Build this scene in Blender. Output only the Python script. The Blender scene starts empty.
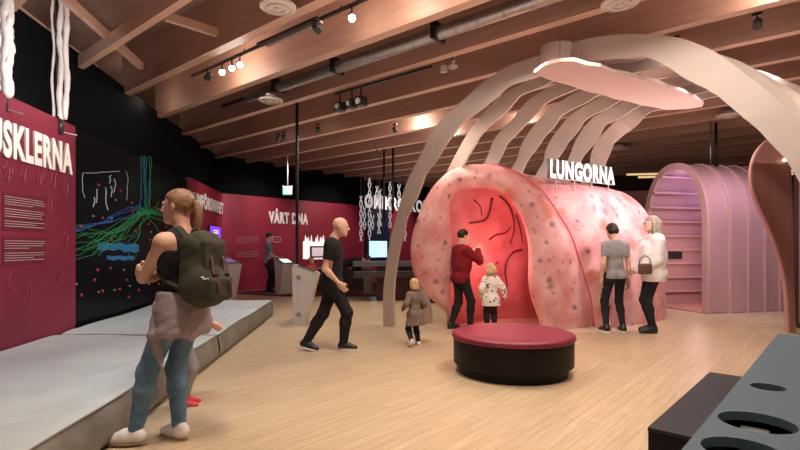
import bpy, bmesh, math, random
import numpy as np
from mathutils import Vector, Matrix
random.seed(7)
RNG = np.random.RandomState(5)
PI = math.pi
scene = bpy.context.scene
COL = scene.collection
F, HOR, EYE = 500.0, 247.0, 1.32      # focal length in px, horizon row, eye height (m)

def P(px, py, Y):
    """world point seen at photo pixel (px,py) at distance Y in front of the camera"""
    return Vector(((px-400)/F*Y, Y, EYE-(py-HOR)/F*Y))
def PZ(px, py, z):
    Y = (EYE-z)*F/(py-HOR)
    return Vector(((px-400)/F*Y, Y, z))
B1 = Vector((.643, .766, 0)); B2 = Vector((-.766, .643, 0))   # the building's two directions
AX = Vector((.842, .54, 0)).normalized(); WX = Vector((AX.y, -AX.x, 0))  # lung axis, and across it
def LW(a, w, z=0): return AX*a + WX*w + Vector((0, 0, z))

# ------------------------------------------------------------------ materials
def mat(name, color, rough=.6, metal=0, noise=None, bump=None, emit=None, estr=1.0, spec=.5, coat=0, trans=0):
    m = bpy.data.materials.new(name); m.use_nodes = True
    nt = m.node_tree; b = nt.nodes['Principled BSDF']
    b.inputs['Base Color'].default_value = (*color, 1)
    b.inputs['Roughness'].default_value = rough
    b.inputs['Metallic'].default_value = metal
    b.inputs['Specular IOR Level'].default_value = spec
    if coat: b.inputs['Coat Weight'].default_value = coat; b.inputs['Coat Roughness'].default_value = .15
    if trans: b.inputs['Transmission Weight'].default_value = trans
    tc = nt.nodes.new('ShaderNodeTexCoord')
    if noise:   # (scale, color2, stretch xyz)
        sc, c2, st = noise
        mp = nt.nodes.new('ShaderNodeMapping'); mp.inputs['Scale'].default_value = st
        nt.links.new(tc.outputs['Object'], mp.inputs['Vector'])
        n = nt.nodes.new('ShaderNodeTexNoise'); n.inputs['Scale'].default_value = sc; n.inputs['Detail'].default_value = 5
        nt.links.new(mp.outputs[0], n.inputs['Vector'])
        r = nt.nodes.new('ShaderNodeValToRGB'); r.color_ramp.elements[0].position = .35; r.color_ramp.elements[1].position = .68
        r.color_ramp.elements[0].color = (*color, 1); r.color_ramp.elements[1].color = (*c2, 1)
        nt.links.new(n.outputs['Fac'], r.inputs['Fac']); nt.links.new(r.outputs[0], b.inputs['Base Color'])
    if bump:    # (scale, strength, distance)
        n2 = nt.nodes.new('ShaderNodeTexNoise'); n2.inputs['Scale'].default_value = bump[0]; n2.inputs['Detail'].default_value = 4
        nt.links.new(tc.outputs['Object'], n2.inputs['Vector'])
        bp = nt.nodes.new('ShaderNodeBump'); bp.inputs['Strength'].default_value = bump[1]; bp.inputs['Distance'].default_value = bump[2]
        nt.links.new(n2.outputs['Fac'], bp.inputs['Height']); nt.links.new(bp.outputs[0], b.inputs['Normal'])
    if emit:
        b.inputs['Emission Color'].default_value = (*emit, 1); b.inputs['Emission Strength'].default_value = estr
    return m

def mat_floor():
    m = mat('floor_boards', (.6, .45, .3), rough=.33); nt = m.node_tree; b = nt.nodes['Principled BSDF']
    tc = nt.nodes.new('ShaderNodeTexCoord')
    br = nt.nodes.new('ShaderNodeTexBrick'); br.offset = .37; br.offset_frequency = 3
    for k, v in (('Scale', 1), ('Brick Width', 1.9), ('Row Height', .09), ('Mortar Size', .002), ('Mortar Smooth', .3), ('Bias', 0)):
        br.inputs[k].default_value = v
    br.inputs['Color1'].default_value = (.56, .445, .31, 1); br.inputs['Color2'].default_value = (.495, .385, .262, 1)
    br.inputs['Mortar'].default_value = (.27, .19, .12, 1)
    nt.links.new(tc.outputs['Object'], br.inputs['Vector'])
    mp = nt.nodes.new('ShaderNodeMapping'); mp.inputs['Scale'].default_value = (1.2, 14, 1)
    nt.links.new(tc.outputs['Object'], mp.inputs['Vector'])
    n = nt.nodes.new('ShaderNodeTexNoise'); n.inputs['Scale'].default_value = 2.2; n.inputs['Detail'].default_value = 6
    nt.links.new(mp.outputs[0], n.inputs['Vector'])
    r = nt.nodes.new('ShaderNodeValToRGB'); r.color_ramp.elements[0].position = .3; r.color_ramp.elements[1].position = .7
    r.color_ramp.elements[0].color = (.74, .70, .65, 1); r.color_ramp.elements[1].color = (1, 1, 1, 1)
    nt.links.new(n.outputs['Fac'], r.inputs['Fac'])
    mx = nt.nodes.new('ShaderNodeMix'); mx.data_type = 'RGBA'; mx.blend_type = 'MULTIPLY'; mx.inputs[0].default_value = .8
    nt.links.new(br.outputs['Color'], mx.inputs[6]); nt.links.new(r.outputs[0], mx.inputs[7])
    # knots
    v = nt.nodes.new('ShaderNodeTexVoronoi'); v.inputs['Scale'].default_value = 2.6
    nt.links.new(tc.outputs['Object'], v.inputs['Vector'])
    kr = nt.nodes.new('ShaderNodeValToRGB'); kr.color_ramp.elements[0].position = .02; kr.color_ramp.elements[1].position = .06
    kr.color_ramp.elements[0].color = (.45, .35, .28, 1); kr.color_ramp.elements[1].color = (1, 1, 1, 1)
    nt.links.new(v.outputs['Distance'], kr.inputs['Fac'])
    m2 = nt.nodes.new('ShaderNodeMix'); m2.data_type = 'RGBA'; m2.blend_type = 'MULTIPLY'; m2.inputs[0].default_value = .8
    nt.links.new(mx.outputs[2], m2.inputs[6]); nt.links.new(kr.outputs[0], m2.inputs[7])
    nt.links.new(m2.outputs[2], b.inputs['Base Color'])
    n3 = nt.nodes.new('ShaderNodeTexNoise'); n3.inputs['Scale'].default_value = 1.3
    nt.links.new(tc.outputs['Object'], n3.inputs['Vector'])
    mr = nt.nodes.new('ShaderNodeMapRange'); mr.inputs['To Min'].default_value = .26; mr.inputs['To Max'].default_value = .42
    nt.links.new(n3.outputs['Fac'], mr.inputs['Value']); nt.links.new(mr.outputs[0], b.inputs['Roughness'])
    return m

def mat_spots(name, base, c2, spot, scale, size, rough=.45, softness=.08, nscale=3, bump=None, spots2=None, coat=0):
    """mottled colour with scattered spots (lung skin, spotted coat)"""
    m = mat(name, base, rough=rough, noise=(nscale, c2, (1, 1, 1)), bump=bump, coat=coat)
    nt = m.node_tree; b = nt.nodes['Principled BSDF']
    src = b.inputs['Base Color'].links[0].from_socket
    tc = [n for n in nt.nodes if n.type == 'TEX_COORD'][0]
    for (sc, sz, col) in [(scale, size, spot)] + (spots2 or []):
        wn = nt.nodes.new('ShaderNodeTexNoise'); wn.inputs['Scale'].default_value = sc*1.7
        ad = nt.nodes.new('ShaderNodeMix'); ad.data_type = 'RGBA'; ad.blend_type = 'ADD'; ad.inputs[0].default_value = .35/sc
        nt.links.new(tc.outputs['Object'], wn.inputs['Vector']); nt.links.new(tc.outputs['Object'], ad.inputs[6]); nt.links.new(wn.outputs['Color'], ad.inputs[7])
        v = nt.nodes.new('ShaderNodeTexVoronoi'); v.inputs['Scale'].default_value = sc
        nt.links.new(ad.outputs[2], v.inputs['Vector'])
        r = nt.nodes.new('ShaderNodeValToRGB'); r.color_ramp.elements[0].position = sz; r.color_ramp.elements[1].position = sz+softness
        r.color_ramp.elements[0].color = (1, 1, 1, 1); r.color_ramp.elements[1].color = (0, 0, 0, 1)
        nt.links.new(v.outputs['Distance'], r.inputs['Fac'])
        mx = nt.nodes.new('ShaderNodeMix'); mx.data_type = 'RGBA'; mx.inputs[7].default_value = (*col, 1)
        nt.links.new(r.outputs[0], mx.inputs[0]); nt.links.new(src, mx.inputs[6]); src = mx.outputs[2]
    nt.links.new(src, b.inputs['Base Color'])
    return m

# ------------------------------------------------------------------ mesh collecting
class MB:
    def __init__(s): s.v = []; s.f = []; s.mi = []; s.cur = 0
    def add(s, vs, fs):
        n = len(s.v); s.v += [tuple(v) for v in vs]; s.f += [tuple(i+n for i in f) for f in fs]; s.mi += [s.cur]*len(fs); return s
    def box(s, c, size, ex=Vector((1, 0, 0)), ey=Vector((0, 1, 0)), ez=Vector((0, 0, 1)), bev=0):
        c = Vector(c); hx, hy, hz = [q/2 for q in size]
        if bev <= 0:
            vs = [c+ex*(i*hx)+ey*(j*hy)+ez*(k*hz) for i in (-1, 1) for j in (-1, 1) for k in (-1, 1)]
            return s.add(vs, [(0, 1, 3, 2), (4, 6, 7, 5), (0, 4, 5, 1), (2, 3, 7, 6), (0, 2, 6, 4), (1, 5, 7, 3)])
        bm = bmesh.new(); bmesh.ops.create_cube(bm, size=1)
        for v in bm.verts: v.co = Vector((v.co.x*2*hx, v.co.y*2*hy, v.co.z*2*hz))
        bmesh.ops.bevel(bm, geom=bm.edges[:], offset=bev, segments=2, affect='EDGES', profile=.6)
        bm.verts.index_update()
        vs = [c+ex*v.co.x+ey*v.co.y+ez*v.co.z for v in bm.verts]; fs = [[v.index for v in f.verts] for f in bm.faces]; bm.free()
        return s.add(vs, fs)
    def tube(s, pts, r, n=8, cap=True, flat=1.0, up=None):
        pts = [Vector(p) for p in pts]; L = len(pts)
        rs = r if isinstance(r, (list, tuple)) else [r]*L
        rings = []; prev = None
        for i, p in enumerate(pts):
            t = (pts[min(i+1, L-1)]-pts[max(i-1, 0)])
            t = t.normalized() if t.length > 1e-9 else Vector((0, 0, 1))
            if prev is None:
                a = Vector(up) if up else (Vector((0, 0, 1)) if abs(t.z) < .9 else Vector((1, 0, 0)))
                nrm = (a-t*a.dot(t)).normalized()
            else:
                nrm = prev-t*prev.dot(t); nrm = nrm.normalized() if nrm.length > 1e-6 else t.orthogonal().normalized()
            prev = nrm; bn = t.cross(nrm)
            rings.append([p+(nrm*math.cos(2*PI*k/n)*flat+bn*math.sin(2*PI*k/n))*rs[i] for k in range(n)])
        vs = [v for rg in rings for v in rg]; fs = []
        for i in range(L-1):
            for k in range(n):
                a = i*n+k; b = i*n+(k+1) % n; fs.append((a, b, b+n, a+n))
        if cap: fs.append(tuple(range(n))[::-1]); fs.append(tuple((L-1)*n+k for k in range(n)))
        return s.add(vs, fs)
    def lathe(s, prof, c=(0, 0, 0), n=32, ez=Vector((0, 0, 1)), cap=True):
        c = Vector(c); ez = Vector(ez).normalized(); ex = ez.orthogonal().normalized(); ey = ez.cross(ex)
        vs = []; fs = []; L = len(prof)
        for (r, z) in prof:
            for k in range(n): vs.append(c+ez*z+(ex*math.cos(2*PI*k/n)+ey*math.sin(2*PI*k/n))*r)
        for i in range(L-1):
            for k in range(n):
                a = i*n+k; b = i*n+(k+1) % n; fs.append((a, b, b+n, a+n))
        if cap: fs.append(tuple(range(n))[::-1]); fs.append(tuple((L-1)*n+k for k in range(n)))
        return s.add(vs, fs)
    def prism(s, poly, off):
        """poly: 3D points, off: vector; triangulated by ngon"""
        n = len(poly); off = Vector(off); vs = [Vector(p) for p in poly]+[Vector(p)+off for p in poly]
        fs = [tuple(range(n))[::-1], tuple(range(n, 2*n))]+[(i, (i+1) % n, (i+1) % n+n, i+n) for i in range(n)]
        return s.add(vs, fs)
    def strip(s, A, B, off):
        """solid band between polylines A and B (same length), thickness off"""
        n = len(A); off = Vector(off)
        vs = [Vector(p) for p in A]+[Vector(p) for p in B]+[Vector(p)+off for p in A]+[Vector(p)+off for p in B]
        fs = []
        for i in range(n-1):
            fs += [(i, i+1, n+i+1, n+i), (2*n+i, 3*n+i, 3*n+i+1, 2*n+i+1), (i, 2*n+i, 2*n+i+1, i+1), (n+i, n+i+1, 3*n+i+1, 3*n+i)]
        fs += [(0, n, 3*n, 2*n), (n-1, 3*n-1, 4*n-1, 2*n-1)]
        return s.add(vs, fs)
    def grid(s, rows, close=False):
        n = len(rows[0]); vs = [v for r in rows for v in r]; fs = []
        for i in range(len(rows)-1):
            for k in range(n if close else n-1):
                a = i*n+k; b = i*n+(k+1) % n; fs.append((a, b, b+n, a+n))
        return s.add(vs, fs)
    def sphere(s, c, r, n=10, rad=None, R=None):
        c = Vector(c); rr = Vector(rad) if rad else Vector((r, r, r)); vs = []; fs = []
        for i in range(1, n//2+0):
            th = PI*i/(n//2)
            for k in range(n):
                v = Vector((math.sin(th)*math.cos(2*PI*k/n)*rr.x, math.sin(th)*math.sin(2*PI*k/n)*rr.y, math.cos(th)*rr.z))
                vs.append(c+(R@v if R else v))
        m = n//2-1
        for i in range(m-1):
            for k in range(n):
                a = i*n+k; b = i*n+(k+1) % n; fs.append((a, a+n, b+n, b))
        t = Vector((0, 0, rr.z)); vs.append(c+(R@t if R else t)); vs.append(c-(R@t if R else t)); T = len(vs)-2
        for k in range(n): fs.append((T, k, (k+1) % n)); fs.append((T+1, (m-1)*n+(k+1) % n, (m-1)*n+k))
        return s.add(vs, fs)
    def mesh(s, name, fix=True):
        me = bpy.data.meshes.new(name); me.from_pydata(s.v, [], s.f)
        if any(s.mi): me.polygons.foreach_set('material_index', s.mi)
        if fix:
            bm = bmesh.new(); bm.from_mesh(me); bmesh.ops.recalc_face_normals(bm, faces=bm.faces[:]); bm.to_mesh(me); bm.free()
        me.update(); return me

ROOT = {}
def rootmat(o):
    while o.parent: o = o.parent
    return ROOT.get(o.name, Matrix.Identity(4))
def tag(o, label=None, cat=None, group=None, kind=None):
    if label: o['label'] = label
    if cat: o['category'] = cat
    if group: o['group'] = group
    if kind: o['kind'] = kind
    return o
def thing(name, label, cat, loc=(0, 0, 0), rz=0, group=None):
    o = bpy.data.objects.new(name, None); COL.objects.link(o); o.empty_display_size = .2
    o.location = loc; o.rotation_euler = (0, 0, rz); ROOT[o.name] = Matrix.Translation(Vector(loc))@Matrix.Rotation(rz, 4, 'Z')
    return tag(o, label, cat, group)
def part(name, mb, m, parent=None, smooth=False, world=True, label=None, fix=True, origin=None):
    """link a mesh; geometry given in world coordinates is moved into its root's frame"""
    me = mb.mesh(name, fix) if isinstance(mb, MB) else mb
    for q in (m if isinstance(m, (list, tuple)) else [m]): me.materials.append(q)
    o = bpy.data.objects.new(name, me)
    if parent is not None:
        o.parent = parent
        if world: me.transform(rootmat(parent).inverted())
    elif origin is not None:
        o.location = origin; me.transform(Matrix.Translation(-Vector(origin))); ROOT[o.name] = Matrix.Translation(Vector(origin))
    COL.objects.link(o)
    if origin is not None and parent is None: ROOT[o.name] = Matrix.Translation(Vector(origin))
    if smooth: me.polygons.foreach_set('use_smooth', [True]*len(me.polygons))
    if label: o['label'] = label
    return o
def autosmooth(o, ang=40):
    me = o.data; me.polygons.foreach_set('use_smooth', [True]*len(me.polygons))
    bm = bmesh.new(); bm.from_mesh(me); lim = math.radians(ang)
    for e in bm.edges: e.smooth = not (len(e.link_faces) == 2 and e.calc_face_angle(0) > lim)
    bm.to_mesh(me); bm.free(); return o
def copy_tree(o, parent=None):
    c = o.copy(); COL.objects.link(c); c.parent = parent
    for ch in list(o.children): copy_tree(ch, c)
    return c
def struct(name, mb, m, smooth=False, **k):
    o = part(name, mb, m, None, smooth, **k); o['kind'] = 'structure'; return o

def text_mesh(body, origin, ex, height, length=None, ez=Vector((0, 0, 1)), depth=.03, bold=.035, name='lettering'):
    """flat letters, fitted to height and length, standing at origin (lower left corner), running along ex"""
    cu = bpy.data.curves.new('t', 'FONT'); cu.body = body; cu.size = 1; cu.offset = bold; cu.extrude = .1; cu.resolution_u = 4; cu.space_character = 1+bold*2.6
    o = bpy.data.objects.new('t', cu); COL.objects.link(o)
    dg = bpy.context.evaluated_depsgraph_get(); me = bpy.data.meshes.new_from_object(o.evaluated_get(dg))
    bpy.data.objects.remove(o); bpy.data.curves.remove(cu); me.materials.clear()
    co = np.empty(len(me.vertices)*3); me.vertices.foreach_get('co', co); co = co.reshape(-1, 3)
    # cap height from the bulk of letters (accents may rise above)
    x0, x1 = co[:, 0].min(), co[:, 0].max(); cap = .73
    L = length if length else (x1-x0)*height/cap
    X = (co[:, 0]-x0)/(x1-x0)*L; Zz = co[:, 1]/cap*height; D = co[:, 2]/.2*depth
    ex = Vector(ex).normalized(); ez = Vector(ez).normalized(); n = ex.cross(ez)
    out = np.array(origin)[None]+X[:, None]*np.array(ex)[None]+Zz[:, None]*np.array(ez)[None]+D[:, None]*np.array(n)[None]
    me.vertices.foreach_set('co', out.ravel()); me.name = name; me.update()
    me.polygons.foreach_set('material_index', [0 if abs(Vector(p.normal).dot(n)) > .7 else 1 for p in me.polygons]); return me

# ------------------------------------------------------------------ smooth solids (signed distance -> surface nets)
def rot_to(d, up=(0, 0, 1)):
    d = Vector(d).normalized(); u = Vector(up)
    x = d.cross(u); x = x.normalized() if x.length > 1e-5 else Vector((1, 0, 0)); z = x.cross(d)
    return np.array([[x.x, d.x, z.x], [x.y, d.y, z.y], [x.z, d.z, z.z]])   # columns: side, forward, up
def cap(a, b, r1, r2=None, k=.02): return ('cap', np.array(a, float), np.array(b, float), r1, r1 if r2 is None else r2, k)
def ell(c, rad, R=None, k=.02): return ('ell', np.array(c, float), np.array(rad, float), np.eye(3) if R is None else np.array(R), k)
def rbox(c, half, rnd, R=None, k=.01): return ('box', np.array(c, float), np.array(half, float), np.eye(3) if R is None else np.array(R), rnd, k)
def sdf_mesh(prims, h, cuts=(), name='solid', wrinkle=None):
    lo = np.full(3, 1e9); hi = -lo; bbs = []
    for p in prims:
        if p[0] == 'cap': r = max(p[3], p[4]); l = np.minimum(p[1], p[2])-r; u = np.maximum(p[1], p[2])+r
        elif p[0] == 'ell': e = np.abs(p[3])@p[2]; l = p[1]-e; u = p[1]+e
        else: e = np.abs(p[3])@(p[2]); l = p[1]-e; u = p[1]+e
        bbs.append((l, u)); lo = np.minimum(lo, l); hi = np.maximum(hi, u)
    lo = lo-3*h; n = np.ceil((hi-lo)/h).astype(int)+4
    ax = [(lo[i]+h*np.arange(n[i])).astype(np.float32) for i in range(3)]
    Fd = np.full(n, .06, np.float32)
    for p, (l, u) in zip(prims, bbs):
        k = p[-1]; mg = k+3*h+.01
        i0 = np.clip(((l-mg-lo)/h).astype(int), 0, n); i1 = np.clip(((u+mg-lo)/h).astype(int)+2, 0, n)
        sl = tuple(slice(a, b) for a, b in zip(i0, i1))
        X, Y, Z = np.meshgrid(ax[0][sl[0]], ax[1][sl[1]], ax[2][sl[2]], indexing='ij')
        if p[0] == 'cap':
            a, b = p[1], p[2]; d = b-a; dd = float(d@d)+1e-12
            t = np.clip(((X-a[0])*d[0]+(Y-a[1])*d[1]+(Z-a[2])*d[2])/dd, 0, 1)
            D = np.sqrt((X-a[0]-t*d[0])**2+(Y-a[1]-t*d[1])**2+(Z-a[2]-t*d[2])**2)-(p[3]+(p[4]-p[3])*t)
        else:
            c, R = p[1], p[3]; x, y, z = X-c[0], Y-c[1], Z-c[2]
            q = [R[0, i]*x+R[1, i]*y+R[2, i]*z for i in range(3)]
            if p[0] == 'ell':
                r = p[2]; k0 = np.sqrt(sum((q[i]/r[i])**2 for i in range(3))); k1 = np.sqrt(sum((q[i]/r[i]**2)**2 for i in range(3)))+1e-9
                D = k0*(k0-1)/k1
            else:
                rn = p[4]; e = [np.abs(q[i])-(p[2][i]-rn) for i in range(3)]
                D = np.sqrt(sum(np.maximum(v, 0)**2 for v in e))+np.minimum(np.maximum(np.maximum(e[0], e[1]), e[2]), 0)-rn
        A = Fd[sl]; g = np.clip(.5+.5*(A-D)/max(k, 1e-4), 0, 1)
        Fd[sl] = A*(1-g)+D*g-k*g*(1-g)
    if cuts or wrinkle:
        X, Y, Z = np.meshgrid(*ax, indexing='ij')
        if wrinkle:
            am, fr = wrinkle
            Fd += (am*(np.sin(fr*(Z+.35*X)+2.1*np.sin(fr*.43*X+1)+1.7*np.sin(fr*.37*Y))*.6+.4*np.sin(fr*1.7*Z-fr*.9*X+fr*.8*Y+1.3*np.sin(fr*.6*Z)))).astype(np.float32)
        for c in cuts: Fd = np.maximum(Fd, c(X, Y, Z).astype(np.float32))
    # surface nets
    S = Fd < 0; cn = n-1
    cs = np.zeros(cn, np.uint8)
    for i in (0, 1):
        for j in (0, 1):
            for k in (0, 1): cs += S[i:i+cn[0], j:j+cn[1], k:k+cn[2]]
    act = (cs > 0) & (cs < 8); idx = np.argwhere(act); nid = np.full(cn, -1, np.int64); nid[act] = np.arange(len(idx))
    acc = np.zeros((len(idx), 3)); cnt = np.zeros(len(idx))
    for axis in range(3):
        o1, o2 = [q for q in range(3) if q != axis]
        for a in (0, 1):
            for b in (0, 1):
                s0 = idx.copy(); s0[:, o1] += a; s0[:, o2] += b; s1 = s0.copy(); s1[:, axis] += 1
                f0 = Fd[s0[:, 0], s0[:, 1], s0[:, 2]]; f1 = Fd[s1[:, 0], s1[:, 1], s1[:, 2]]; m = (f0 < 0) != (f1 < 0)
                t = np.where(m, f0/(f0-f1+1e-20*(f0 == f1)), 0)
                off = np.zeros((len(idx), 3)); off[:, o1] = a; off[:, o2] = b; off[:, axis] = t
                acc[m] += off[m]; cnt[m] += 1
    vs = lo+(idx+acc/cnt[:, None])*h
    quads = []
    for axis in range(3):
        o1, o2 = [(1, 2), (2, 0), (0, 1)][axis]
        sl0 = [slice(1, -1)]*3; sl0[axis] = slice(0, -1); sl1 = [slice(1, -1)]*3; sl1[axis] = slice(1, None)
        A = S[tuple(sl0)]; B = S[tuple(sl1)]; e = np.argwhere(A != B)
        if not len(e): continue
        sg = A[tuple(e.T)]; g = e.copy(); g[:, o1] += 1; g[:, o2] += 1
        def cell(d1, d2):
            c = g.copy(); c[:, o1] += d1; c[:, o2] += d2; return nid[c[:, 0], c[:, 1], c[:, 2]]
        q = np.stack([cell(-1, -1), cell(0, -1), cell(0, 0), cell(-1, 0)], 1)
        q[~sg] = q[~sg][:, ::-1]; quads.append(q)
    q = np.concatenate(quads); q = q[(q >= 0).all(1)]
    # one smoothing pass
    for _ in range(2):
        s = np.zeros_like(vs); c = np.zeros(len(vs))
        for a, b in ((0, 1), (1, 2), (2, 3), (3, 0)):
            np.add.at(s, q[:, a], vs[q[:, b]]); np.add.at(c, q[:, a], 1); np.add.at(s, q[:, b], vs[q[:, a]]); np.add.at(c, q[:, b], 1)
        vs = vs*.5+.5*s/np.maximum(c, 1)[:, None]
    me = bpy.data.meshes.new(name)
    me.vertices.add(len(vs)); me.vertices.foreach_set('co', vs.ravel().astype(np.float32))
    me.loops.add(len(q)*4); me.loops.foreach_set('vertex_index', q.ravel().astype(np.int32))
    me.polygons.add(len(q)); me.polygons.foreach_set('loop_start', np.arange(0, len(q)*4, 4, dtype=np.int32))
    me.update(calc_edges=True); me.validate()
    me.polygons.foreach_set('use_smooth', [True]*len(me.polygons)); return me
# ------------------------------------------------------------------ people
SKIN = mat('skin', (.62, .36, .26), rough=.55, noise=(9, (.56, .31, .22), (1, 1, 1)))
SKIN2 = mat('skin_pale', (.7, .45, .35), rough=.55, noise=(9, (.62, .38, .29), (1, 1, 1)))
LIP = mat('lips', (.5, .18, .16), rough=.45)
EYEW = mat('eye_white', (.75, .72, .7), rough=.2); EYED = mat('eye_dark', (.03, .02, .02), rough=.2)
def V(*a): return np.array(a, float)
def nrm(v): v = np.array(v, float); return v/(np.linalg.norm(v)+1e-9)
def ik(A, B, l1, l2, pole):
    A = np.array(A, float); B = np.array(B, float); d = B-A; L = np.linalg.norm(d); mx = (l1+l2)*.995
    if L > mx: B = A+d/L*mx; d = B-A; L = mx
    u = d/L; a = (l1*l1-l2*l2+L*L)/(2*L); hh = math.sqrt(max(l1*l1-a*a, 0))
    p = np.array(pole, float); p = p-u*(p@u); p = nrm(p)
    return A+u*a+p*hh, B
def Rxyz(rx, ry, rz): return np.array((Matrix.Rotation(rz, 3, 'Z')@Matrix.Rotation(ry, 3, 'Y')@Matrix.Rotation(rx, 3, 'X')))

def person(label, loc, heading, H, pose, wear, vox=.008, female=True, child=False, skin=None, hair=None, hairmat=None, group=None, bulk=1.0):
    """heading: direction (x,y) the body faces. pose in local metres: x = own right, y = forward.
       feet [(x,y,z,yaw)] right,left; hands [(x,y,z)] right,left relative to pelvis; wear: list of garments"""
    rz = math.atan2(-heading[0], heading[1])
    root = thing('person', label, 'person', loc, rz, group)
    sk = skin or SKIN; s = H; b = bulk
    hs = pose.get('hs', 1.35 if child else 1.0)         # relative head size
    legf = pose.get('leg', .93 if child else 1.0)
    pz = pose.get('pz', .525*legf*s); pel = V(pose.get('px', 0), pose.get('py', 0), pz)
    Rt = Rxyz(-pose.get('lean', 0), pose.get('side', 0), pose.get('twist', 0))
    def T(x, y, z): return pel+Rt@(V(x, y, z)*s)
    tall = (1-.525*legf-.07*hs)/.405   # torso scale so that the head ends at H
    def TT(x, y, z): return T(x, y, z*tall)
    wsh = (.093 if female else .108)*(1.0 if not child else .88)
    hip = .048
    R = dict()
    t = []
    t += [cap(T(-.04, 0, 0), T(.04, 0, 0), .06*s*b, k=.05*s), ell(T(-.042, -.03, -.02), V(.047, .045, .05)*s*b, Rt, .03*s), ell(T(.042, -.03, -.02), V(.047, .045, .05)*s*b, Rt, .03*s)]
    wst = (.046 if female else .054)*b
    t += [cap(TT(-.026, 0, .1), TT(.026, 0, .1), wst*s, k=.05*s)]
    t += [cap(TT(-.045, .0, .2), TT(.045, .0, .2), .058*s*b, k=.05*s)]
    t += [cap(TT(-wsh*.75, -.008, .262), TT(wsh*.75, -.008, .262), .034*s*b, k=.05*s)]
    t += [cap(TT(0, -.012, .295), TT(sx_*wsh*.75, -.01, .275), .022*s*b, .02*s*b, .03*s) for sx_ in (-1, 1)]
    if female and not child: t += [ell(TT(x, .05, .205), V(.036, .032, .036)*s, Rt, .02*s) for x in (-.036, .036)]
    R['torso'] = t
    headc = TT(*pose.get('headpos', (0, .014, .405)))
    nb = TT(0, -.012, .295)
    Rh = Rt@Rxyz(-pose.get('hpitch', 0), pose.get('hroll', 0), pose.get('hyaw', 0)) if not pose.get('headfree') else Rxyz(-pose.get('hpitch', 0), 0, pose.get('hyaw', 0))
    e = s*hs
    def HD(x, y, z): return headc+Rh@(V(x, y, z)*e)
    R['neck'] = [cap(nb, HD(0, -.015, -.03), .033*s*(.9 if female else 1.08), .03*s, .02*s)]
    R['head'] = [ell(HD(0, -.008, .016), V(.0455, .057, .052)*e, Rh, .01*e), ell(HD(0, .016, -.03), V(.034, .037, .037)*e, Rh, .03*e),
                 ell(HD(0, .042, -.052), V(.017, .014, .013)*e, Rh, .015*e),                                        # chin
                 cap(HD(0, .05, .012), HD(0, .064, -.01), .005*e, .0075*e, .006*e),                                 # nose
                 cap(HD(-.012, .058, -.013), HD(.012, .058, -.013), .0045*e, None, .006*e),
                 cap(HD(-.02, .046, .016), HD(.02, .046, .016), .008*e, None, .008*e),                              # brow
                 cap(HD(-.01, .052, -.03), HD(.01, .052, -.03), .006*e, None, .008*e)]                              # mouth
    R['head'] += [ell(HD(sx*.046, -.006, 0), V(.006, .013, .019)*e, Rh@Rxyz(0, 0, sx*.4), .004*e) for sx in (-1, 1)]
    arms = []; J = {}
    ua, fa = .172*s, .148*s
    if child: ua *= .92; fa *= .92
    for i, sx in enumerate((1, -1)):
        sh = TT(sx*wsh, -.006, .264)
        tgt = pel+np.array(pose['hands'][i], float) if not pose.get('hands_abs') else np.array(pose['hands'][i], float)
        pole = pose.get('epole', [(.4, -1, -.3), (-.4, -1, -.3)])[i]
        el, wr = ik(sh, tgt, ua, fa, pole)
        J[i] = (sh, el, wr)
        up = [cap(sh, el, .030*s*b, .0225*s*b, .02*s), ell(sh, V(.0285, .0285, .0285)*s*b, None, .03*s)]
        m = el+(wr-el)*.3
        fo = [cap(el, m, .0225*s*b, .0235*s*b, .012*s), cap(m, wr, .0235*s*b, .0145*s*b, .012*s)]
        R['up%d' % i] = up; R['fo%d' % i] = fo
        # hand
        hd = nrm(pose.get('hdir', [wr-el, wr-el])[i]) if pose.get('hdir') and pose['hdir'][i] is not None else nrm(wr-el)
        pn = np.array(pose.get('palm', [(-1, 0, 0), (1, 0, 0)])[i], float); pn = nrm(pn-hd*(pn@hd))
        sd = np.cross(hd, pn)                                  # across the palm
        th = sd if pose.get('thumb', (1, 1))[i]*(1 if i == 0 else -1) > 0 else -sd
        if np.dot(th, V(0, 1, .3)) < 0 and not pose.get('thumbfix'): th = -th
        hl = .104*s*(.95 if child else 1); pr = .0095*s
        curl = pose.get('curl', (.5, .5))[i]
        pc = wr+hd*hl*.26
        hand = [rbox(pc, V(.023*s, hl*.27, .0105*s), .0095*s, np.stack([sd, hd, pn], 1), .012*s)]
        for q, (o, ln) in enumerate(((1.45, .9), (.5, 1.0), (-.5, .95), (-1.45, .75))):
            bs = wr+hd*hl*.48+th*o*.0108*s*.95; fl = hl*.5*ln; fr = .0052*s*(1.15 if child else 1)
            d1 = nrm(hd*math.cos(curl*.7)+pn*math.sin(curl*.7)+th*o*.05); p1 = bs+d1*fl*.45
            d2 = nrm(hd*math.cos(curl*1.7)+pn*math.sin(curl*1.7)); p2 = p1+d2*fl*.3
            d3 = nrm(hd*math.cos(curl*2.5)+pn*math.sin(curl*2.5)); p3 = p2+d3*fl*.22
            hand += [cap(bs-d1*.01*s, p1, fr*1.1, fr, .003*s), cap(p1, p2, fr, fr*.93, .003*s), cap(p2, p3, fr*.93, fr*.8, .003*s)]
        tb = wr+hd*hl*.12+th*.014*s; d1 = nrm(hd*.75+th*.6+pn*.25); p1 = tb+d1*hl*.26; d2 = nrm(hd*.95+th*.15+pn*.4); p2 = p1+d2*hl*.24
        hand += [cap(tb, p1, .0085*s, .0068*s, .006*s), cap(p1, p2, .0068*s, .005*s, .003*s)]
        R['hand%d' % i] = hand
    th_l, cf_l = .245*s*legf, .238*s*legf
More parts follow.
